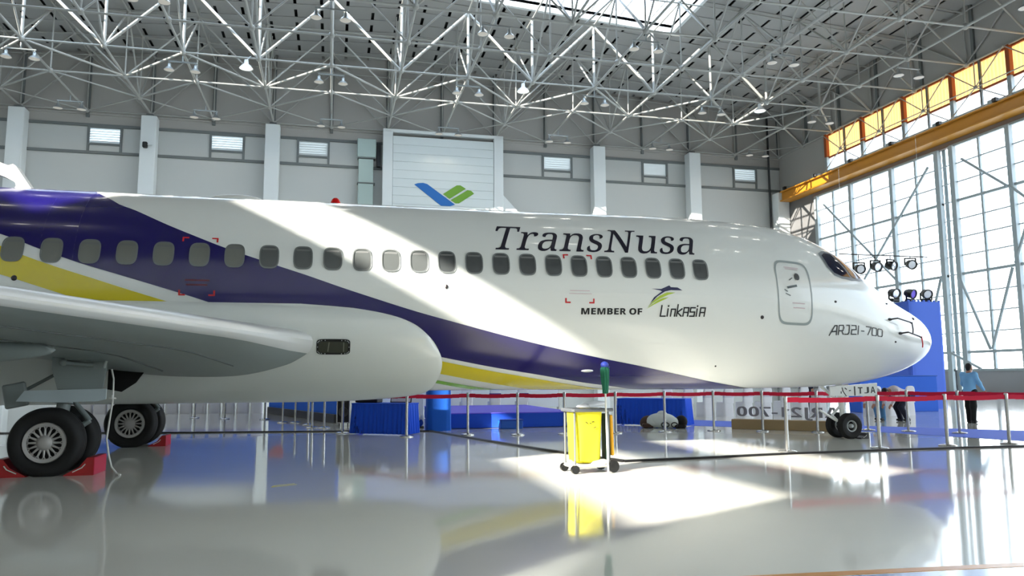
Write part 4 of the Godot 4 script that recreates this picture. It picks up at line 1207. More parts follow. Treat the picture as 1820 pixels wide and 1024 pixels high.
func covered_chair(label: String, sash: Color, at: Vector3, turn: float) -> Node3D:
	var t := thing("covered_chair", label, "chair", at, turn, "white covered chairs")
	var m := cloth("chair cover white", Color(0.88, 0.88, 0.90))
	var ring := func(w: float, d: float, y: float, z: float, e: float) -> Array:
		var r := []
		for i in 33:
			var a := TAU * i / 32
			r.append(Vector3(signf(cos(a)) * pow(absf(cos(a)), 2.0 / e) * w * 0.5 * (1.0 + 0.02 * sin(a * 9.0) * (1.0 if y < 0.4 else 0.0)), y, z + signf(sin(a)) * pow(absf(sin(a)), 2.0 / e) * d * 0.5))
		return r
	var b := MB.new()
	b.grid([ring.call(0.47, 0.50, 0.0, 0.0, 5.0), ring.call(0.455, 0.48, 0.25, 0.0, 5.0), ring.call(0.44, 0.46, 0.46, 0.0, 5.0), ring.call(0.41, 0.43, 0.485, 0.0, 5.0), ring.call(0.01, 0.01, 0.49, 0.0, 2.0)], func(q: Vector3) -> Vector3: return Vector3(q.x, (q.y - 0.45) * 3.0, q.z))
	obj("seat_cover", b, m, t)
	b = MB.new()
	b.grid([ring.call(0.43, 0.12, 0.44, -0.19, 4.0), ring.call(0.42, 0.10, 0.7, -0.21, 4.0), ring.call(0.41, 0.09, 0.88, -0.23, 3.5), ring.call(0.34, 0.075, 0.97, -0.24, 3.0), ring.call(0.2, 0.05, 1.005, -0.24, 3.0), ring.call(0.01, 0.01, 1.01, -0.24, 2.0)], func(q: Vector3) -> Vector3: return Vector3(q.x, (q.y - 0.9) * 2.0, (q.z + 0.22) * 4.0))
	obj("back_cover", b, m, t)
	b = MB.new()
	b.grid([ring.call(0.44, 0.125, 0.64, -0.205, 4.0), ring.call(0.435, 0.12, 0.78, -0.215, 4.0)], func(q: Vector3) -> Vector3: return Vector3(q.x, 0, (q.z + 0.21) * 4.0))
	obj("sash", b, cloth("sash %s" % sash.to_html(), sash), t)
	return t

func build_floor_things() -> void:
	var chrome := mat("chrome", Color(0.72, 0.72, 0.71), 0.22, 0.9)
	var black := mat("black plastic")
	var redbelt := cloth("belt red", Color(0.80, 0.06, 0.22))
	# barrier posts; the belt of each runs to the next post of its row
	var rows := [
		["in the scattered group under the wing", [Vector2(-15.64, -13.76), Vector2(-14.52, -12.75), Vector2(-13.16, -11.95), Vector2(-12.46, -9.86), Vector2(-12.08, -9.70), Vector2(-11.66, -8.51), Vector2(-11.52, -7.16), Vector2(-11.19, -6.88)], false],
		["in the belt row behind the aircraft", [Vector2(-10.73, -4.76), Vector2(-9.3, -3.08), Vector2(-7.83, -3.27), Vector2(-6.7, -2.88), Vector2(-5.58, -2.75), Vector2(-4.26, -2.82), Vector2(-2.94, -2.88), Vector2(-1.61, -2.88), Vector2(-0.56, -2.35), Vector2(0.57, -1.76), Vector2(2.01, -1.78), Vector2(2.63, -1.14), Vector2(3.35, -0.34), Vector2(5.2, 1.6)], true],
		["in the front belt row by the nose", [Vector2(-3.0, 2.47), Vector2(-1.01, 2.39), Vector2(0.62, 2.25), Vector2(2.08, 2.24), Vector2(3.7, 2.2)], true]]
	var nth := ["leftmost", "second from left", "third from left", "fourth from left", "fifth from left", "sixth from left", "seventh from left", "eighth from left", "ninth from left", "tenth from left", "eleventh from left", "twelfth from left", "thirteenth from left", "fourteenth from left"]
	var base := MB.new(); base.lathe(Transform3D.IDENTITY, [Vector2(0, 0), Vector2(0.165, 0), Vector2(0.165, 0.018), Vector2(0.14, 0.03), Vector2(0.05, 0.045), Vector2(0.0, 0.045)], 28)
	var post := MB.new(); post.lathe(Transform3D.IDENTITY, [Vector2(0.0, 0.03), Vector2(0.032, 0.03), Vector2(0.032, 0.9), Vector2(0.0, 0.9)], 18)
	var cap := MB.new(); cap.lathe(Transform3D.IDENTITY, [Vector2(0.0, 0.88), Vector2(0.038, 0.88), Vector2(0.038, 0.985), Vector2(0.03, 1.0), Vector2(0.0, 1.0)], 18)
	var bm := base.mesh(); var pm := post.mesh(); var cm := cap.mesh()
	for r in rows:
		for i in r[1].size():
			var p: Vector2 = r[1][i]
			var o := thing("barrier_post", "%s barrier post, %s %s" % ["chrome" if r[2] else "bare chrome", nth[i], r[0]], "barrier post", Vector3(p.x, 0.005 if p.x > 1.5 and (p.y < 1.7 or p.x > 3.0) else 0.0, p.y), 0.0, "chrome barrier posts")
			obj("base_plate", bm, chrome, o); obj("pole", pm, chrome, o); obj("belt_head", cm, chrome, o)
			if r[2] and i < r[1].size() - 1:
				var q: Vector2 = r[1][i + 1]
				var d := Vector3(q.x - p.x, 0, q.y - p.y)
				var u := d.normalized(); var w := u.cross(Vector3.UP)
				var b := MB.new()
				for s in 8:
					var t0 := s / 8.0; var t1 := (s + 1) / 8.0
					var a0 := u * 0.04 + (d - u * 0.08) * t0 + Vector3(0, 0.935 - 0.09 * t0 * (1 - t0), 0); var a1 := u * 0.04 + (d - u * 0.08) * t1 + Vector3(0, 0.935 - 0.09 * t1 * (1 - t1), 0)
					b.box((a0 + a1) * 0.5, Vector3(a0.distance_to(a1) + 0.002, 0.09, 0.004), Basis(u, Vector3.UP, w))
				obj("belt", b, redbelt, o, "red barrier belt")
	# red cloth hung on a post
	var pen := thing("red_cloth", "red cloth draped from the barrier posts below the belly", "cloth", Vector3(-12.55, 0, -9.6))
	var b := MB.new()
	b.grid([[Vector3(-0.28, 1.0, 0.03), Vector3(-0.1, 1.0, 0.06), Vector3(0.08, 1.0, 0.05), Vector3(0.16, 1.0, 0.02)], [Vector3(-0.25, 0.8, 0.06), Vector3(-0.1, 0.76, 0.1), Vector3(0.06, 0.74, 0.1), Vector3(0.14, 0.8, 0.05)], [Vector3(-0.14, 0.7, 0.06), Vector3(-0.04, 0.64, 0.08), Vector3(0.05, 0.64, 0.08), Vector3(0.1, 0.7, 0.05)]], func(_q: Vector3) -> Vector3: return Vector3.BACK)
	obj("drape", b, redbelt, pen)
	b = MB.new(); b.tube(Vector3(-0.3, 1.0, 0.03), Vector3(0.42, 1.0, -0.12), 0.012, 0.012); obj("cord", b, redbelt, pen)
	# black cable cover on the floor
	b = MB.new()
	var run := [Vector3(-26, 0, -8.8), Vector3(-19.16, 0, -7.09), Vector3(-14.99, 0, -6.04), Vector3(-10.71, 0, -5.3), Vector3(-8.54, 0, -4.72), Vector3(-7.71, 0, -1.27), Vector3(-6.99, 0, 1.37), Vector3(-6.4, 0, 3.18), Vector3(-4.95, 0, 3.05), Vector3(-3.09, 0, 2.79), Vector3(-1.24, 0, 2.7), Vector3(0.42, 0, 2.68), Vector3(1.89, 0, 2.74), Vector3(7, 0, 2.9)]
	for i in run.size() - 1:
		var u: Vector3 = (run[i + 1] - run[i]).normalized()
		var w := u.cross(Vector3.UP)
		var l: float = run[i].distance_to(run[i + 1]) + 0.04
		var pf := PackedVector2Array([Vector2(-0.075, 0.0), Vector2(-0.04, 0.03), Vector2(0.04, 0.03), Vector2(0.075, 0.0)])
		b.prism(pf, Transform3D(Basis(w, Vector3.UP, -u), run[i + 1] + u * 0.02), l)
	tag(obj("cable_cover", b, mat("cable rubber", Color(0.05, 0.05, 0.05), 0.5)), "long black cable cover crossing the floor under the aircraft", "cable cover")
	# floor markings
	b = MB.new(); slabxz(b, [Vector2(-9.3, 9.97), Vector2(-4.5, 10.32), Vector2(-4.5, 10.42), Vector2(-9.3, 10.07)], 0.0, 0.002)
	tag(obj("floor_line", b, mat("line orange", Color(0.85, 0.55, 0.12), 0.3)), "thin orange line painted on the floor in the foreground", "floor marking")
	b = MB.new(); slabxz(b, [Vector2(-9.3, 10.09), Vector2(-4.5, 10.44), Vector2(-4.5, 13.4), Vector2(-9.3, 13.0)], 0.0, 0.0015)
	tag(obj("floor_band", b, mat("band blue", Color(0.42, 0.58, 0.82), 0.15)), "pale blue band painted on the floor below the orange line", "floor marking")
	b = MB.new()
	for e in [[-11.72, 4.72, -11.42, 4.56], [-11.7, 4.60, -11.45, 4.46]]: slabxz(b, [Vector2(e[0], e[1]), Vector2(e[2], e[3]), Vector2(e[2], e[3] - 0.03), Vector2(e[0], e[1] - 0.03)], 0.0, 0.002)
	slabxz(b, [Vector2(-11.73, 4.72), Vector2(-11.70, 4.72), Vector2(-11.68, 4.58), Vector2(-11.71, 4.58)], 0.0, 0.002)
	tag(obj("floor_mark", b, mat("mark yellow", Color(0.80, 0.76, 0.25), 0.3)), "small yellow bracket mark on the glossy floor in front of the wing", "floor marking")
	b = MB.new(); slabxz(b, [Vector2(-2.4, -6.2), Vector2(-1.1, -4.79), Vector2(1.93, -1.35), Vector2(2.99, 1.71), Vector2(3.2, 2.3), Vector2(6.7, 2.3), Vector2(5.54, -0.67), Vector2(3.37, -3.15), Vector2(0.18, -7.3), Vector2(-0.6, -8.3)], 0.0, 0.005)
	tag(obj("carpet_runner", b, cloth("carpet blue", Color(0.30, 0.42, 0.85))), "blue carpet runner on the floor behind the nose wheel", "carpet")
	# skirted tables
	var tb := Color(0.10, 0.34, 0.86)
	skirted_table("skirted_table", "blue pleated table standing behind the belly, left of the chrome post", Vector3(-9.72, 0, -4.25), -0.57, 1.5, 0.62, tb)
	var lp := thing("equipment_case", "low black equipment case lying on the left blue table", "case", Vector3(-10.1, 0.75, -4.6), -0.57)
	obj("case_body", one_box(Vector3(0, 0.08, 0), Vector3(0.62, 0.16, 0.3), 0.02), black, lp)
	obj("case_handle", one_box(Vector3(0.1, 0.17, 0.1), Vector3(0.2, 0.02, 0.04), 0.005), chrome, lp)
	var wf := thing("picture_stand", "white framed panel leaning on the left blue table", "stand", Vector3(-9.35, 0.768, -4.1), -0.5)
	obj("stand_panel", one_box(Vector3(0, 0.07, 0), Vector3(0.5, 0.13, 0.02), 0.004, Basis(Vector3.RIGHT, -0.25)), mat("white paint"), wf)
	obj("stand_frame", one_box(Vector3(0, 0.07, -0.012), Vector3(0.56, 0.17, 0.012), 0.003, Basis(Vector3.RIGHT, -0.25)), mat("frame brown", Color(0.25, 0.18, 0.15), 0.5), wf)
	skirted_table("skirted_table", "bright blue pleated table behind the white sack and posts", Vector3(-2.05, 0, -5.55), -0.70, 1.95, 0.7, tb)
	# stage
	var st := thing("stage_platform", "low stage platform with violet carpet top and blue front", "stage", Vector3(-6.2, 0, -8.3))
	obj("stage_front", one_box(Vector3(0, 0.2, 0), Vector3(3.5, 0.38, 5.6), 0.01), cloth("stage blue", Color(0.08, 0.30, 0.76)), st)
	obj("stage_carpet", one_box(Vector3(0, 0.4, 0), Vector3(3.52, 0.025, 5.62), 0.005), cloth("stage violet", Color(0.40, 0.36, 0.88)), st)
	var sb := thing("stage_screen", "tall white panelled screen standing behind the stage platform", "screen", Vector3(-6.0, 0, -14.3))
	for i in 6:
		obj("screen_panel", one_box(Vector3(-3.1 + i * 1.24, 2.6, 0), Vector3(1.22, 4.8, 0.08), 0.01), cloth("panel white", Color(0.90, 0.92, 0.95)), sb)
	for i in 7: obj("screen_leg", one_box(Vector3(-3.72 + i * 1.24, 2.45, -0.08), Vector3(0.07, 4.9, 0.07)), chrome, sb)
	var cr := thing("blue_crate", "small blue crate standing on the floor before the stage", "crate", Vector3(-6.35, 0, -5.15))
	obj("crate_body", one_box(Vector3(0, 0.12, 0), Vector3(0.6, 0.24, 0.35), 0.02), mat("crate blue", Color(0.08, 0.34, 0.72), 0.5), cr)
	obj("crate_rim", one_box(Vector3(0, 0.235, 0), Vector3(0.64, 0.03, 0.39), 0.01), mat("crate rim", Color(0.06, 0.25, 0.66), 0.5), cr)
	var pn := thing("draped_lectern", "tall blue draped lectern at the left end of the stage", "lectern", Vector3(-8.3, 0, -5.05))
	b = MB.new()
	var p := []
	for i in 33:
		var a := TAU * i / 32
		var row := []
		for j in 6:
			var y := 1.3 * j / 5.0
			var f := 1.0 + 0.05 * sin(a * 11.0) * (1 - y)
			row.append(Vector3(signf(cos(a)) * pow(absf(cos(a)), 0.4) * 0.31 * f, y, signf(sin(a)) * pow(absf(sin(a)), 0.4) * 0.25 * f))
		p.append(row)
	b.grid(p, func(q: Vector3) -> Vector3: return Vector3(q.x, 0, q.z))
	obj("drape", b, cloth("lectern blue", Color(0.08, 0.38, 0.80)), pn)
	obj("lectern_top", one_box(Vector3(0, 1.31, 0), Vector3(0.66, 0.04, 0.55), 0.01), mat("crate blue"), pn)
	var wp := thing("white_screen", "upright white panel between the blue table and the blue lectern", "screen", Vector3(-8.78, 0, -6.35))
	obj("panel_board", one_box(Vector3(0, 0.75, 0), Vector3(0.5, 1.5, 0.05), 0.01), cloth("panel white", Color(0.90, 0.92, 0.95)), wp)
	obj("panel_foot", one_box(Vector3(0, 0.02, 0), Vector3(0.5, 0.04, 0.4), 0.01), black, wp)
	var cb := thing("crumpled_cloth", "crumpled blue and white cloth on the floor by the lectern", "cloth", Vector3(-8.95, 0, -5.12))
	b = MB.new()
	for e in [[0, 0.13, 0, 0.17], [0.14, 0.2, -0.05, 0.14], [-0.12, 0.1, 0.04, 0.12]]: b.ball(Vector3(e[0], e[1], e[2]), Vector3(e[3], e[3] * 0.8, e[3]), 10, 6, Basis(Vector3(1, 1, 0).normalized(), e[0] * 5))
	obj("cloth_folds", b, cloth("stage blue", Color.BLUE), cb)
	b = MB.new(); b.ball(Vector3(0.1, 0.3, 0.0), Vector3(0.16, 0.08, 0.12), 9, 6, Basis(Vector3.BACK, 0.6)); b.ball(Vector3(0.02, 0.2, 0.1), Vector3(0.05, 0.14, 0.04), 8, 6, Basis(Vector3.BACK, 0.5))
	obj("cloth_lining", b, cloth("panel white", Color.WHITE), cb)
	# blue backdrop and loudspeaker on the left
	var bd := thing("blue_backdrop", "long bright blue backdrop panel on a black plinth at left", "panel", Vector3(-12.07, 0, -12.9), atan2(7.4, 2.53) * -1.0)
	obj("backdrop_panel", one_box(Vector3(0, 2.9, 0), Vector3(7.8, 5.3, 0.12), 0.01), cloth("backdrop blue", Color(0.12, 0.42, 0.90)), bd)
	obj("plinth", one_box(Vector3(0, 0.13, 0.02), Vector3(7.8, 0.26, 0.2), 0.01), black, bd)
	var bw := thing("blue_banner", "wide blue banner on thin legs behind the far white chairs", "banner", Vector3(-17.3, 0, -19.6), 0.0)
	for i in 4: obj("banner_panel", one_box(Vector3(-2.4 + i * 1.6, 2.0, 0), Vector3(1.58, 2.2, 0.06), 0.01), cloth("backdrop blue", Color.BLUE), bw)
	for i in 5: obj("banner_leg", one_box(Vector3(-3.2 + i * 1.6, 1.55, -0.06), Vector3(0.05, 3.1, 0.05)), chrome, bw)
	var sp := thing("speaker_case", "black speaker case with metal edges left of the blue table", "speaker", Vector3(-10.68, 0, -7.75))
	obj("case_body", one_box(Vector3(0, 0.62, 0), Vector3(0.34, 1.05, 0.4), 0.02), black, sp)
	b = MB.new()
	for sx in [-1.0, 1.0]:
		for sz in [-1.0, 1.0]: b.box(Vector3(sx * 0.17, 0.62, sz * 0.2), Vector3(0.025, 1.07, 0.025))
	for y in [0.1, 1.14]: b.box(Vector3(0, y, 0.2), Vector3(0.34, 0.025, 0.025))
	obj("case_edges", b, chrome, sp)
	for y in [0.4, 0.8]:
		b = MB.new(); b.lathe(Transform3D(Basis(Vector3.RIGHT, PI / 2), Vector3(0, y, 0.2)), [Vector2(0.0, 0.0), Vector2(0.06, 0.0), Vector2(0.13, 0.03), Vector2(0.14, 0.0)], 20)
		obj("speaker_cone", b, mat("cone grey", Color(0.2, 0.19, 0.18), 0.6), sp)
	b = MB.new()
	for s in [-0.12, 0.12]: b.tube(Vector3(s, 0.045, 0.16), Vector3(s + 0.03, 0.045, 0.16), 0.045, 0.045, 12)
	obj("castors", b, black, sp)
	# covered chairs
	var lav := Color(0.42, 0.42, 0.80)
	for i in 14: covered_chair("white covered chair, %s in the far row beyond the main wheels" % (nth[i]), lav, Vector3(-20.9 + i * 0.54, 0, -18.4 + i * 0.1), 0.1)
	var names := ["leftmost", "second", "third", "fourth", "fifth", "sixth", "seventh", "eighth", "last"]
	for i in 9: covered_chair("white covered chair, %s in the row behind the mirrored letters" % names[i], Color(0.80, 0.80, 0.84), Vector3(-0.2 + i * 0.8, 0, -9.0 - i * 0.1), PI + 0.2)
	for i in 3: covered_chair("white covered chair with dark blue sash, %s of three right of the nose wheel" % ["left", "middle", "right"][i], Color(0.10, 0.10, 0.32), Vector3([7.05, 7.7, 8.38][i], 0, -8.0), PI + 0.15)
	for i in 5: covered_chair("white covered chair on the far side of the stage, %s" % ["leftmost", "second", "middle", "fourth", "rightmost"][i], Color(0.30, 0.24, 0.55), Vector3(-8.3 + i * 1.05, 0, -13.0), PI)
	# letters on a wooden block, seen from behind
	var sg := thing("letter_sign", "grey standing letters seen from behind on a wooden block", "sign", Vector3(0.20, 0, -2.64), -0.749)
	obj("wooden_block", one_box(Vector3(0.1, 0.125, 0), Vector3(2.75, 0.25, 0.3), 0.01), mat("plain wood", Color(0.62, 0.53, 0.38), 0.6), sg)
	var tm := TextMesh.new()
	var sf := SystemFont.new(); sf.font_names = PackedStringArray(["Droid Sans"]); sf.font_weight = 700
	tm.text = "ARJ21-700"; tm.font = sf; tm.font_size = 64; tm.pixel_size = 0.00735; tm.depth = 0.05
	tm.vertical_alignment = VERTICAL_ALIGNMENT_BOTTOM
	var ab := tm.get_aabb()
	var lt := obj("letters", tm, mat("letter grey", Color(0.50, 0.50, 0.54), 0.5), sg)
	lt.rotation.y = PI
	lt.scale = Vector3(2.5 / ab.size.x, 0.33 / ab.size.y, 1.0)
	lt.position = Vector3(0.1 + (ab.position.x + ab.size.x * 0.5) * lt.scale.x, 0.25 - ab.position.y * lt.scale.y, 0.02)
	build_sack()
	build_cart(chrome, black)
	build_chocks(redbelt)
	build_stage_lights(black, chrome)

func build_sack() -> void:
	var o := thing("white_sack", "bulging white sack with black straps before the blue table", "bag", Vector3(-2.42, 0, -4.25), -0.5)
	var b := MB.new()
	for e in [[0.0, 0.2, 0.0, 0.40, 0.20, 0.25], [0.02, 0.33, 0.0, 0.15, 0.13, 0.14], [0.22, 0.16, 0.04, 0.24, 0.16, 0.2], [-0.2, 0.17, 0.02, 0.24, 0.17, 0.2]]: b.ball(Vector3(e[0], e[1], e[2]), Vector3(e[3], e[4], e[5]), 18, 12)
	obj("sack_body", b, cloth("sack white", Color(0.85, 0.88, 0.86)), o)
	b = MB.new()
	for c in [[0.12, 0.10], [0.36, 0.08]]:
		var ring := []
		for i in 17: ring.append(Vector3(c[0] + cos(TAU * i / 16) * c[1], 0.1 + sin(TAU * i / 16) * 0.06, 0.27))
		b.path(ring, 0.016, 6)
	obj("strap", b, mat("black plastic"), o)
	b = MB.new(); b.ball(Vector3(-0.38, 0.16, 0.0), Vector3(0.2, 0.16, 0.16), 14, 8, Basis(Vector3.BACK, 0.5)); b.box(Vector3(-0.36, 0.07, 0.08), Vector3(0.3, 0.12, 0.25), Basis(Vector3.UP, 0.3), 0.03)
	obj("brown_flap", b, cloth("flap brown", Color(0.30, 0.22, 0.18)), o)
	b = MB.new(); b.ball(Vector3(0.52, 0.17, -0.05), Vector3(0.16, 0.17, 0.16), 14, 8); b.box(Vector3(0.5, 0.05, 0.05), Vector3(0.3, 0.1, 0.25), Basis.IDENTITY, 0.03)
	obj("black_flap", b, cloth("flap black", Color(0.03, 0.03, 0.04)), o)

func build_cart(chrome: Material, black: Material) -> void:
	var o := thing("cleaning_cart", "janitor cart with a big yellow bag standing in the sunlight", "cart", Vector3(-7.40, 0, 4.25), 0.12)
	var grey := mat("cart grey", Color(0.36, 0.38, 0.40), 0.5)
	var yel := cloth("cart bag yellow", Color(0.88, 0.84, 0.12))
	var b := MB.new()
	var p := []
	for i in 41:
		var a := TAU * i / 40
		var row := []
		for j in 9:
			var t := j / 8.0
			var y := lerpf(0.17, 0.86, t)
			var w := lerpf(0.20, 0.235, t) + 0.012 * sin(a * 7.0 + t * 3.0) * (1.0 - t)
			row.append(Vector3(-0.03 + signf(cos(a)) * pow(absf(cos(a)), 0.5) * w, y, signf(sin(a)) * pow(absf(sin(a)), 0.5) * w * 0.8))
		p.append(row)
	b.grid(p, func(q: Vector3) -> Vector3: return Vector3(q.x + 0.03, 0, q.z))
	b.ball(Vector3(-0.03, 0.18, 0), Vector3(0.2, 0.06, 0.16), 20, 8)
	obj("waste_bag", b, yel, o)
	b = MB.new()
	for s in [[0.02, 0.885, 0.20, 0.64, 0.05, 0.05], [0.02, 0.885, -0.20, 0.64, 0.05, 0.05], [-0.29, 0.885, 0, 0.05, 0.05, 0.42], [0.24, 0.885, 0, 0.05, 0.05, 0.42]]: b.box(Vector3(s[0], s[1], s[2]), Vector3(s[3], s[4], s[5]), Basis.IDENTITY, 0.015)
	for s in [[-0.26, 0.17], [-0.26, -0.17], [0.27, 0.17], [0.27, -0.17]]: b.tube(Vector3(s[0], 0.08, s[1]), Vector3(s[0], 0.89, s[1]), 0.014, 0.014)
	obj("cart_frame", b, grey, o)
	b = MB.new(); b.box(Vector3(0.02, 0.1, 0), Vector3(0.62, 0.05, 0.42), Basis.IDENTITY, 0.02); b.ball(Vector3(0.16, 0.13, 0.1), Vector3(0.16, 0.06, 0.12), 14, 8)
	obj("cart_base", b, mat("cart base pale", Color(0.68, 0.68, 0.66), 0.5), o)
	b = MB.new(); b.box(Vector3(0.345, 0.52, 0.02), Vector3(0.05, 0.58, 0.26), Basis(Vector3.BACK, 0.03), 0.015)
	obj("side_board", b, mat("board yellow", Color(0.85, 0.62, 0.05), 0.5), o)
	b = MB.new(); b.box(Vector3(0.285, 0.5, 0.06), Vector3(0.05, 0.66, 0.2), Basis.IDENTITY, 0.015)
	obj("side_rack", b, mat("rack dark green", Color(0.06, 0.18, 0.14), 0.6), o)
	b = MB.new(); b.box(Vector3(0.12, 0.96, 0.0), Vector3(0.3, 0.06, 0.3), Basis(Vector3.BACK, 0.15), 0.02); b.ball(Vector3(0.05, 0.93, 0), Vector3(0.2, 0.04, 0.16), 12, 6)
	obj("folded_cloth", b, cloth("panel white", Color.WHITE), o)
	for s in [[-0.27, 0.19], [-0.27, -0.19], [0.32, 0.21], [0.32, -0.19]]:
		b = MB.new()
		var r := 0.085 if s[0] > 0 else 0.06
		b.tube(Vector3(s[0], r, s[1] - 0.025), Vector3(s[0], r, s[1] + 0.025), r, r, 20)
		b.tube(Vector3(s[0], r, s[1] - 0.03), Vector3(s[0], r, s[1] + 0.03), r * 0.4, r * 0.4, 12)
		obj("castor", b, black, o)
	b = MB.new()
	for q in [[-0.08, 0.71, 0.05], [-0.02, 0.70, 0.03], [0.02, 0.72, 0.04], [0.05, 0.64, 0.04]]: b.box(Vector3(q[0], q[1], 0.188), Vector3(q[2], 0.012, 0.004), Basis(Vector3.BACK, q[0] * 8))
	obj("bag_print", b, mat("print olive", Color(0.30, 0.28, 0.06), 0.6), o)
	var m := thing("mop", "upside down mop with a green and blue head leaning on the cart", "mop", Vector3(-7.19, 0, 4.50))
	b = MB.new(); b.tube(Vector3(0.02, 0.0, 0.02), Vector3(0.0, 1.32, 0.0), 0.013, 0.013, 10)
	obj("handle", b, mat("handle white", Color(0.85, 0.86, 0.84), 0.4), m)
	b = MB.new()
	for i in 22:
		var a := TAU * i / 22.0; var r := 0.035 + 0.02 * ((i * 7) % 5) / 4.0
		b.path([Vector3(cos(a) * 0.015, 1.53, sin(a) * 0.015), Vector3(cos(a) * r, 1.47, sin(a) * r), Vector3(cos(a) * r * 0.95, 1.33, sin(a) * r * 0.8), Vector3(cos(a) * r * 0.6, 1.22 - 0.05 * (i % 3), sin(a) * r * 0.6)], 0.012, 5)
	obj("mop_strands", b, cloth("mop green", Color(0.08, 0.40, 0.30)), m)
	b = MB.new(); b.ball(Vector3(0.0, 1.53, 0), Vector3(0.06, 0.05, 0.06), 12, 8); b.box(Vector3(0.02, 1.50, 0), Vector3(0.1, 0.03, 0.05), Basis.IDENTITY, 0.01)
	obj("mop_clamp", b, mat("mop blue", Color(0.12, 0.20, 0.55), 0.6), m)

func build_chocks(redbelt: Material) -> void:
	var red := mat("chock red", Color(0.62, 0.02, 0.05), 0.4)
	var face := mat("chock end pink", Color(0.72, 0.10, 0.22), 0.4)
	for c in [["wheel_chock", "red wheel chock behind the near main wheel at the left edge", -15.37, 2.47, -1.0, red, 0.26], ["wheel_chock", "red wheel chock in front of the near main wheel", -14.46, 2.47, 1.0, red, 0.26], ["wheel_chock", "small red wheel chock beside the far main wheel", -14.42, -2.27, 1.0, red, 0.22], ["wheel_chock", "small black wheel chock in front of the nose wheel", 0.29, 0.16, 1.0, mat("black plastic"), 0.13]]:
		var o := thing(c[0], c[1], "wheel chock", Vector3(c[2], 0, c[3]))
		var k: float = c[6] / 0.26
		var b := MB.new()
		var p := PackedVector2Array([Vector2(-0.22 * k, 0), Vector2(0.17 * k, 0), Vector2(0.17 * k, 0.25 * k), Vector2(0.08 * k, 0.25 * k), Vector2(-0.02 * k, 0.12 * k), Vector2(-0.20 * k, 0.02)])
		if c[4] < 0:
			var q := PackedVector2Array()
			for e in p: q.append(Vector2(-e.x, e.y))
			p = q
		b.prism(p, Transform3D(Basis.IDENTITY, Vector3(0, 0, -0.3 * k)), 0.62 * k)
		obj("chock_body", b, c[5], o)
		b = MB.new(); b.box(Vector3(c[4] * 0.172 * k, 0.125 * k, 0.01), Vector3(0.006, 0.24 * k, 0.60 * k))
		obj("chock_plate", b, face if c[5] == red else c[5], o)
		b = MB.new(); b.path([Vector3(c[4] * -0.1 * k, 0.05 * k, 0.325 * k), Vector3(c[4] * 0.02 * k, 0.11 * k, 0.33 * k), Vector3(c[4] * 0.06 * k, 0.16 * k, 0.325 * k)], 0.008 * k, 6)
		obj("rope_handle", b, mat("handle white", Color(0.85, 0.86, 0.84), 0.4), o)
	var r := thing("ground_cord", "thin white cord hanging from the wheel bay to the floor", "cord", Vector3(-14.1, 0, 2.7))
	var b := MB.new()
	b.path([Vector3(-0.06, 1.5, -0.05), Vector3(-0.02, 1.36, -0.02), Vector3(-0.01, 1.05, 0.0), Vector3(-0.04, 0.75, 0.0), Vector3(-0.05, 0.5, 0.05), Vector3(0.0, 0.28, 0.1), Vector3(0.06, 0.12, 0.16), Vector3(0.14, 0.03, 0.2), Vector3(0.2, 0.014, 0.24), Vector3(0.2, 0.014, 0.3)], 0.013, 8)
	obj("cord", b, mat("cord white", Color(0.80, 0.80, 0.78), 0.6), r)
	b = MB.new(); b.tube(Vector3(-0.02, 1.07, 0), Vector3(-0.02, 1.09, 0), 0.055, 0.05, 16); b.tube(Vector3(-0.02, 1.09, 0), Vector3(-0.02, 1.13, 0), 0.02, 0.02, 10)
	obj("cord_disc", b, mat("cord white"), r)

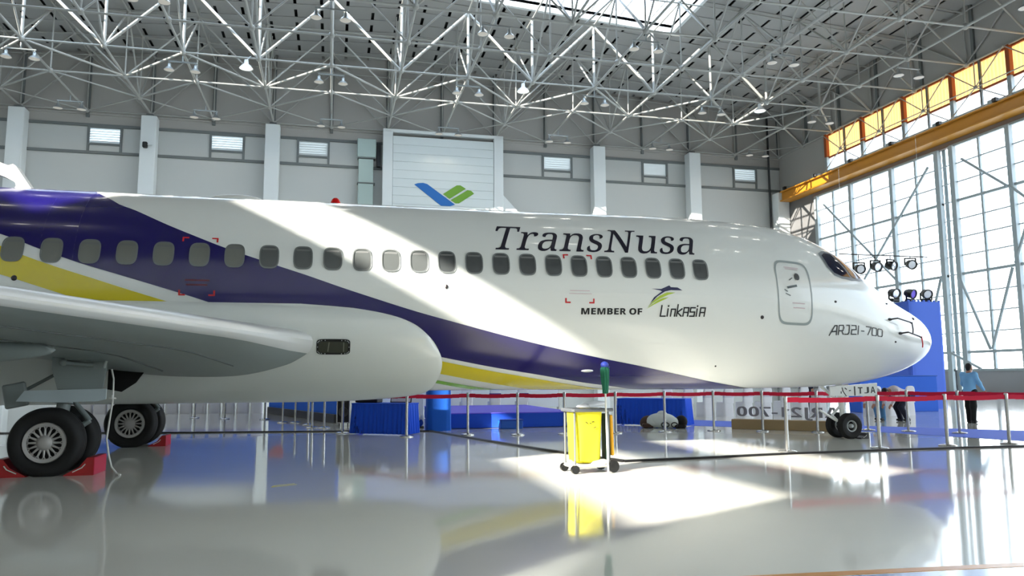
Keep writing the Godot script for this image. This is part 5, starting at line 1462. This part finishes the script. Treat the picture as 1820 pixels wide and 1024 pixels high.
func build_stage_lights(black: Material, chrome: Material) -> void:
	var bl := Color(0.36, 0.50, 0.92)
	var t := thing("blue_tower", "tall blue draped tower standing behind the aircraft nose", "tower", Vector3(12.6, 0, -12.9))
	var m := cloth("tower blue", bl)
	var b := MB.new()
	var p := []
	for i in 49:
		var a := TAU * i / 48
		var row := []
		for j in 5:
			row.append(Vector3(0.4 + signf(cos(a)) * pow(absf(cos(a)), 0.16) * (0.86 + 0.012 * sin(a * 16)), 4.42 * j / 4.0, signf(sin(a)) * pow(absf(sin(a)), 0.16) * (0.9 + 0.012 * sin(a * 16))))
		p.append(row)
	b.grid(p, func(q: Vector3) -> Vector3: return Vector3(q.x - 0.4, 0, q.z))
	obj("drape", b, m, t)
	obj("tower_top", one_box(Vector3(0.4, 4.41, 0), Vector3(1.66, 0.05, 1.74), 0.02), m, t)
	b = MB.new()
	for i in 7: b.box(Vector3(-0.36 + i * 0.25, 4.46, 0.88), Vector3(0.1, 0.06, 0.06), Basis.IDENTITY, 0.01)
	obj("drape_clips", b, m, t)
	var c := thing("blue_counter", "low wide blue counter under the aircraft nose", "counter", Vector3(9.9, 0, -10.4))
	obj("counter_front", one_box(Vector3(0, 0.67, 0), Vector3(3.4, 1.34, 0.7), 0.02), cloth("counter blue", Color(0.20, 0.42, 0.86)), c)
	obj("counter_top", one_box(Vector3(0, 1.35, 0), Vector3(3.44, 0.03, 0.74), 0.01), mat("crate blue"), c)
	var bar := thing("lighting_bar", "thin black lighting bar hung behind the cockpit windows", "bar", Vector3(12.0, 6.5, -13.0))
	b = MB.new(); b.tube(Vector3(-2.2, 0, 0), Vector3(2.2, 0, 0), 0.025, 0.025, 10)
	obj("bar_tube", b, black, bar)
	b = MB.new()
	for s in [-2.0, 2.0]: b.tube(Vector3(s, 0, 0), Vector3(s, 27.05, 0), 0.006, 0.006, 6)
	obj("hanging_wire", b, chrome, bar)
	var spots := [[10.74, 5.89, -13.0, 0], [11.55, 6.01, -13.0, 0], [12.31, 6.08, -13.0, 0], [13.31, 6.16, -13.0, 0], [11.95, 4.62, -12.5, 1], [12.75, 4.62, -12.5, 1], [13.55, 4.62, -12.5, 1]]
	var lab := ["leftmost stage light on the hung bar beside the windscreen", "second stage light from the left on the hung bar", "third stage light from the left on the hung bar", "rightmost stage light on the hung bar", "left stage light standing on the blue tower", "middle stage light with violet lens on the blue tower", "right stage light standing on the blue tower"]
	for i in spots.size():
		var s: Array = spots[i]
		var o := thing("stage_light", lab[i], "stage light", Vector3(s[0], s[1] if s[3] == 0 else 4.46, s[2]), 0.25 * (i % 3 - 1))
		b = MB.new()
		var hy := 0.0 if s[3] == 0 else 0.36
		var xf := Transform3D(Basis(Vector3.RIGHT, PI / 2 + 0.25), Vector3(0, hy, 0))
		b.lathe(xf, [Vector2(0.0, -0.22), Vector2(0.13, -0.2), Vector2(0.18, -0.08), Vector2(0.2, 0.12), Vector2(0.215, 0.16), Vector2(0.215, 0.2), Vector2(0.17, 0.2), Vector2(0.165, 0.14)], 24)
		obj("lamp_head", b, black, o)
		b = MB.new(); b.lathe(xf, [Vector2(0.0, 0.17), Vector2(0.165, 0.16)], 24)
		obj("lens", b, mat("lens violet", Color(0.55, 0.45, 0.95), 0.1) if i == 5 else mat("lens pale", Color(0.95, 0.96, 1.0), 0.08, 0.7), o)
		b = MB.new()
		var d := -1.0 if s[3] else 1.0
		for q in [-1.0, 1.0]: b.box(Vector3(q * 0.235, hy + d * 0.1, 0), Vector3(0.035, 0.3, 0.09), Basis.IDENTITY, 0.01)
		b.box(Vector3(0, hy + d * 0.25, 0), Vector3(0.5, 0.05, 0.12), Basis.IDENTITY, 0.015)
		if s[3]: b.box(Vector3(0, 0.05, 0), Vector3(0.36, 0.12, 0.3), Basis.IDENTITY, 0.03)
		else: b.tube(Vector3(0, 0.25, 0), Vector3(0, 6.47 - s[1], 0), 0.02, 0.025)
		obj("yoke", b, mat("yoke violet", Color(0.10, 0.06, 0.25), 0.4) if i == 5 else black, o)

# ------------------------------------------------------------------ people
func field_mesh(bones: Array, cell: float, k := 45.0) -> MB:
	# bones: [from, to, radius, radius]; capsules joined by a smooth minimum and meshed as surface nets
	var lo := Vector3.ONE * 1e9; var hi := -lo
	for e in bones:
		var r: float = maxf(e[2], e[3]) + 0.06
		lo = lo.min(e[0] - Vector3.ONE * r).min(e[1] - Vector3.ONE * r); hi = hi.max(e[0] + Vector3.ONE * r).max(e[1] + Vector3.ONE * r)
	var nx := int((hi.x - lo.x) / cell) + 2; var ny := int((hi.y - lo.y) / cell) + 2; var nz := int((hi.z - lo.z) / cell) + 2
	var s := PackedFloat32Array(); s.resize(nx * ny * nz)
	for e in bones:
		var a: Vector3 = e[0]; var ab: Vector3 = e[1] - a
		var l2 := maxf(ab.length_squared(), 1e-9)
		var r: float = maxf(e[2], e[3]) + 0.06
		var p0 := ((a.min(e[1]) - Vector3.ONE * r - lo) / cell).max(Vector3.ZERO); var p1 := (a.max(e[1]) + Vector3.ONE * r - lo) / cell
		for iz in range(int(p0.z), mini(int(p1.z) + 1, nz)):
			for iy in range(int(p0.y), mini(int(p1.y) + 1, ny)):
				for ixx in range(int(p0.x), mini(int(p1.x) + 1, nx)):
					var q := lo + Vector3(ixx, iy, iz) * cell - a
					var t := clampf(q.dot(ab) / l2, 0, 1)
					var d: float = (q - ab * t).length() - lerpf(e[2], e[3], t)
					if d < 0.12: s[(iz * ny + iy) * nx + ixx] += exp(-k * maxf(d, -0.5))
	var f := PackedFloat32Array(); f.resize(s.size())
	for i in s.size(): f[i] = -log(maxf(s[i], 1e-9)) / k
	var vid := {}
	var vs := PackedVector3Array(); var ns := PackedVector3Array()
	var at := func(x: int, y: int, z: int) -> int: return (z * ny + y) * nx + x
	var corner := [0, 1, nx, nx + 1, nx * ny, nx * ny + 1, nx * ny + nx, nx * ny + nx + 1]
	var cp := []
	for c in 8: cp.append(Vector3(c & 1, (c >> 1) & 1, c >> 2))
	var edges := [[0, 1], [2, 3], [4, 5], [6, 7], [0, 2], [1, 3], [4, 6], [5, 7], [0, 4], [1, 5], [2, 6], [3, 7]]
	for z in nz - 1:
		for y in ny - 1:
			var row: int = (z * ny + y) * nx
			for x in nx - 1:
				var i := row + x
				var inside := 0
				for c in corner:
					if f[i + c] < 0.0: inside += 1
				if inside == 0 or inside == 8: continue
				var sum := Vector3.ZERO; var cnt := 0
				for e in edges:
					var fa := f[i + corner[e[0]]]; var fb := f[i + corner[e[1]]]
					if (fa < 0.0) != (fb < 0.0):
						sum += cp[e[0]].lerp(cp[e[1]], fa / (fa - fb)); cnt += 1
				vid[i] = vs.size()
				vs.append(lo + (Vector3(x, y, z) + sum / cnt) * cell)
				ns.append(Vector3(f[i + 1] - f[i] + f[i + corner[7]] - f[i + corner[6]], f[i + nx] - f[i] + f[i + corner[7]] - f[i + corner[5]], f[i + nx * ny] - f[i] + f[i + corner[7]] - f[i + corner[3]]).normalized())
	var b := MB.new()
	var step := [1, nx, nx * ny]
	for i in vid:
		for ax in 3:
			var j: int = i + step[ax]
			if (f[i] < 0.0) == (f[j] < 0.0): continue
			var u: int = step[(ax + 1) % 3]; var w: int = step[(ax + 2) % 3]
			if vid.has(i - u) and vid.has(i - w) and vid.has(i - u - w):
				var q := [vid[i], vid[i - u], vid[i - u - w], vid[i - w]]
				b.tri(vs[q[0]], vs[q[1]], vs[q[2]], ns[q[0]], ns[q[1]], ns[q[2]])
				b.tri(vs[q[0]], vs[q[2]], vs[q[3]], ns[q[0]], ns[q[2]], ns[q[3]])
	return b

func person(label: String, at: Vector3, turn: float, J: Dictionary, shirt: Color, trousers: Color, mask := false) -> void:
	# J: joints in the person's own axes, facing +z
	var o := thing("person", label, "person", at, turn)
	var skin := mat("skin", Color(0.72, 0.52, 0.42), 0.55); skin.subsurf_scatter_enabled = true; skin.subsurf_scatter_strength = 0.1
	var B := []
	var hd: Vector3 = J.head; var up: Vector3 = J.up; var fw: Vector3 = J.face
	var side := up.cross(fw)
	B.append([J.pelvis, J.chest, 0.125, 0.14]); B.append([J.pelvis + J.lhip * 0.0, J.lhip, 0.12, 0.10]); B.append([J.pelvis, J.rhip, 0.12, 0.10])
	B.append([J.chest, J.lsh, 0.11, 0.065]); B.append([J.chest, J.rsh, 0.11, 0.065]); B.append([J.chest, J.neck, 0.09, 0.055]); B.append([J.neck, hd, 0.052, 0.055])
	for s in ["l", "r"]:
		B.append([J[s + "hip"], J[s + "knee"], 0.085, 0.058]); B.append([J[s + "knee"], J[s + "ankle"], 0.056, 0.038])
		B.append([J[s + "sh"], J[s + "elbow"], 0.052, 0.040]); B.append([J[s + "elbow"], J[s + "hand"], 0.040, 0.027])
	var body := field_mesh(B, 0.016)
	# head with brow, nose, chin, ears
	var H := [[hd + up * 0.03, hd + up * 0.05 - fw * 0.02, 0.082, 0.085], [hd - up * 0.06 + fw * 0.035, hd - up * 0.085 + fw * 0.045, 0.05, 0.04], [hd + fw * 0.085 + up * 0.01, hd + fw * 0.105 - up * 0.02, 0.012, 0.016], [hd + side * 0.08, hd + side * 0.085 - up * 0.03, 0.012, 0.01], [hd - side * 0.08, hd - side * 0.085 - up * 0.03, 0.012, 0.01], [hd - up * 0.1, hd - up * 0.03, 0.05, 0.06]]
	var hm := field_mesh(H, 0.009, 90.0)
	body.v.append_array(hm.v); body.n.append_array(hm.n)
	var off := body.ix.size()
	for i in hm.ix.size(): body.ix.append(off + i)
	# hands: palm, four fingers, thumb
	for s in ["l", "r"]:
		var w: Vector3 = J[s + "hand"]; var d: Vector3 = (w - J[s + "elbow"]).normalized()
		var lat := d.cross(Vector3(0, 0, 1) if absf(d.z) < 0.8 else Vector3.UP).normalized(); var nrm := d.cross(lat)
		var Hh := []
		for q in 4:
			var c := w + lat * (q - 1.5) * 0.019
			var k0 := c + d * 0.085; var k1 = k0 + d * [0.04, 0.046, 0.043, 0.033][q] + nrm * 0.008
			Hh.append([c + d * 0.01, k0, 0.014, 0.0105]); Hh.append([k0, k1, 0.0095, 0.0085]); Hh.append([k1, k1 + d * 0.022 + nrm * 0.016, 0.0085, 0.0075])
		Hh.append([w + d * 0.015 - lat * 0.03, w + d * 0.055 - lat * 0.06 + nrm * 0.012, 0.013, 0.011]); Hh.append([w + d * 0.055 - lat * 0.06 + nrm * 0.012, w + d * 0.085 - lat * 0.062 + nrm * 0.02, 0.010, 0.009])
		var h := field_mesh(Hh, 0.006, 220.0)
		off = body.ix.size()
		body.v.append_array(h.v); body.n.append_array(h.n)
		for i in h.ix.size(): body.ix.append(off + i)
	obj("body", body, skin, o)
	var S := []
	S.append([J.pelvis, J.chest, 0.145, 0.16]); S.append([J.pelvis, J.lhip, 0.14, 0.115]); S.append([J.pelvis, J.rhip, 0.14, 0.115])
	S.append([J.chest, J.lsh, 0.13, 0.08]); S.append([J.chest, J.rsh, 0.13, 0.08]); S.append([J.chest, J.neck - (J.neck - J.chest) * 0.25, 0.10, 0.065])
	for s in ["l", "r"]: S.append([J[s + "sh"], J[s + "elbow"], 0.068, 0.054]); S.append([J[s + "elbow"], J[s + "hand"] - (J[s + "hand"] - J[s + "elbow"]) * 0.08, 0.054, 0.042])
	obj("shirt", field_mesh(S, 0.018), cloth("shirt %s" % shirt.to_html(), shirt), o)
	var T := [[J.pelvis - up * 0.0 - Vector3(0, 0.02, 0), J.lhip, 0.135, 0.115], [J.pelvis - Vector3(0, 0.02, 0), J.rhip, 0.135, 0.115]]
	for s in ["l", "r"]: T.append([J[s + "hip"], J[s + "knee"], 0.10, 0.08]); T.append([J[s + "knee"], J[s + "ankle"] + Vector3(0, -0.03, 0), 0.078, 0.072])
	obj("trousers", field_mesh(T, 0.018), cloth("trousers %s" % trousers.to_html(), trousers), o)
	for s in ["l", "r"]:
		var a: Vector3 = J[s + "ankle"]
		var sd := Vector3(fw.x, 0, fw.z).normalized() if absf(fw.y) < 0.9 else Vector3.BACK
		var base := Vector3(a.x, 0.042, a.z)
		obj("shoe", field_mesh([[base - sd * 0.05, base + sd * 0.07, 0.042, 0.04], [base + sd * 0.07, base + sd * 0.14, 0.04, 0.032]], 0.012, 80.0), mat("black leather", Color(0.02, 0.02, 0.025), 0.35), o)
	var hair := [[hd + up * 0.065 - fw * 0.015, hd + up * 0.07 - fw * 0.03, 0.083, 0.085], [hd + up * 0.02 - fw * 0.045, hd - up * 0.02 - fw * 0.05, 0.075, 0.06], [hd + up * 0.10 + fw * 0.03, hd + up * 0.09 + fw * 0.055, 0.04, 0.03]]
	obj("hair", field_mesh(hair, 0.01, 90.0), mat("hair black", Color(0.015, 0.012, 0.012), 0.5), o)
	var eye := MB.new()
	for s in [-1.0, 1.0]: eye.ball(hd + fw * 0.08 + side * s * 0.032 + up * 0.012, Vector3(0.011, 0.006, 0.008), 8, 6)
	obj("eyes", eye, mat("eye dark", Color(0.02, 0.015, 0.01), 0.2), o)
	if mask: obj("face_mask", field_mesh([[hd - up * 0.05 + fw * 0.052, hd - up * 0.075 + fw * 0.058, 0.055, 0.045]], 0.01, 90.0), cloth("mask white", Color(0.88, 0.90, 0.92)), o)

func build_people() -> void:
	var stand := {"pelvis": Vector3(0, 0.93, 0), "chest": Vector3(0, 1.25, 0.01), "neck": Vector3(0, 1.45, 0.02), "head": Vector3(0, 1.56, 0.05), "up": Vector3.UP, "face": Vector3.BACK,
		"lhip": Vector3(0.09, 0.88, 0), "rhip": Vector3(-0.09, 0.88, 0), "lknee": Vector3(0.09, 0.48, 0.02), "rknee": Vector3(-0.09, 0.48, -0.01), "lankle": Vector3(0.09, 0.08, 0.03), "rankle": Vector3(-0.09, 0.08, -0.05),
		"lsh": Vector3(0.18, 1.38, 0), "rsh": Vector3(-0.18, 1.38, 0), "lelbow": Vector3(0.24, 1.12, 0.06), "relbow": Vector3(-0.24, 1.12, 0.1), "lhand": Vector3(0.22, 0.9, 0.22), "rhand": Vector3(-0.22, 0.93, 0.3)}
	person("person standing at the right in a light blue shirt, black trousers and mask", Vector3(6.9, 0, -3.65), 1.75, stand, Color(0.50, 0.72, 0.90), Color(0.015, 0.018, 0.03), true)
	var calm := stand.duplicate()
	calm["lelbow"] = Vector3(0.23, 1.1, 0.0); calm["relbow"] = Vector3(-0.23, 1.1, 0.0); calm["lhand"] = Vector3(0.23, 0.86, 0.06); calm["rhand"] = Vector3(-0.23, 0.86, 0.06)
	person("person in dark navy clothes standing beyond the mirrored letters", Vector3(7.95, 0, -13.07), -0.4, calm, Color(0.05, 0.05, 0.16), Color(0.04, 0.04, 0.10))
	var bend := {"pelvis": Vector3(0, 0.78, -0.12), "chest": Vector3(0, 0.90, 0.22), "neck": Vector3(0, 0.90, 0.42), "head": Vector3(0, 0.86, 0.53), "up": Vector3(0, 0.45, 0.89), "face": Vector3(0, -0.89, 0.45),
		"lhip": Vector3(0.09, 0.73, -0.12), "rhip": Vector3(-0.09, 0.73, -0.12), "lknee": Vector3(0.12, 0.42, 0.12), "rknee": Vector3(-0.1, 0.42, 0.08), "lankle": Vector3(0.13, 0.08, -0.1), "rankle": Vector3(-0.1, 0.08, -0.06),
		"lsh": Vector3(0.18, 0.90, 0.32), "rsh": Vector3(-0.18, 0.90, 0.32), "lelbow": Vector3(0.2, 0.68, 0.4), "relbow": Vector3(-0.2, 0.68, 0.4), "lhand": Vector3(0.16, 0.52, 0.5), "rhand": Vector3(-0.16, 0.52, 0.5)}
	person("person bending over in navy trousers behind the red belt", Vector3(5.65, 0, -4.95), -1.5, bend, Color(0.80, 0.76, 0.78), Color(0.03, 0.04, 0.14))
	var b2 := bend.duplicate()
	b2["lknee"] = Vector3(0.1, 0.42, -0.02); b2["rknee"] = Vector3(-0.1, 0.42, 0.0); b2["lankle"] = Vector3(0.1, 0.08, -0.06); b2["rankle"] = Vector3(-0.1, 0.08, -0.1)
	person("person bending over in pale blue trousers beside the one in navy", Vector3(5.35, 0, -5.55), -1.2, b2, Color(0.80, 0.80, 0.84), Color(0.32, 0.52, 0.70))
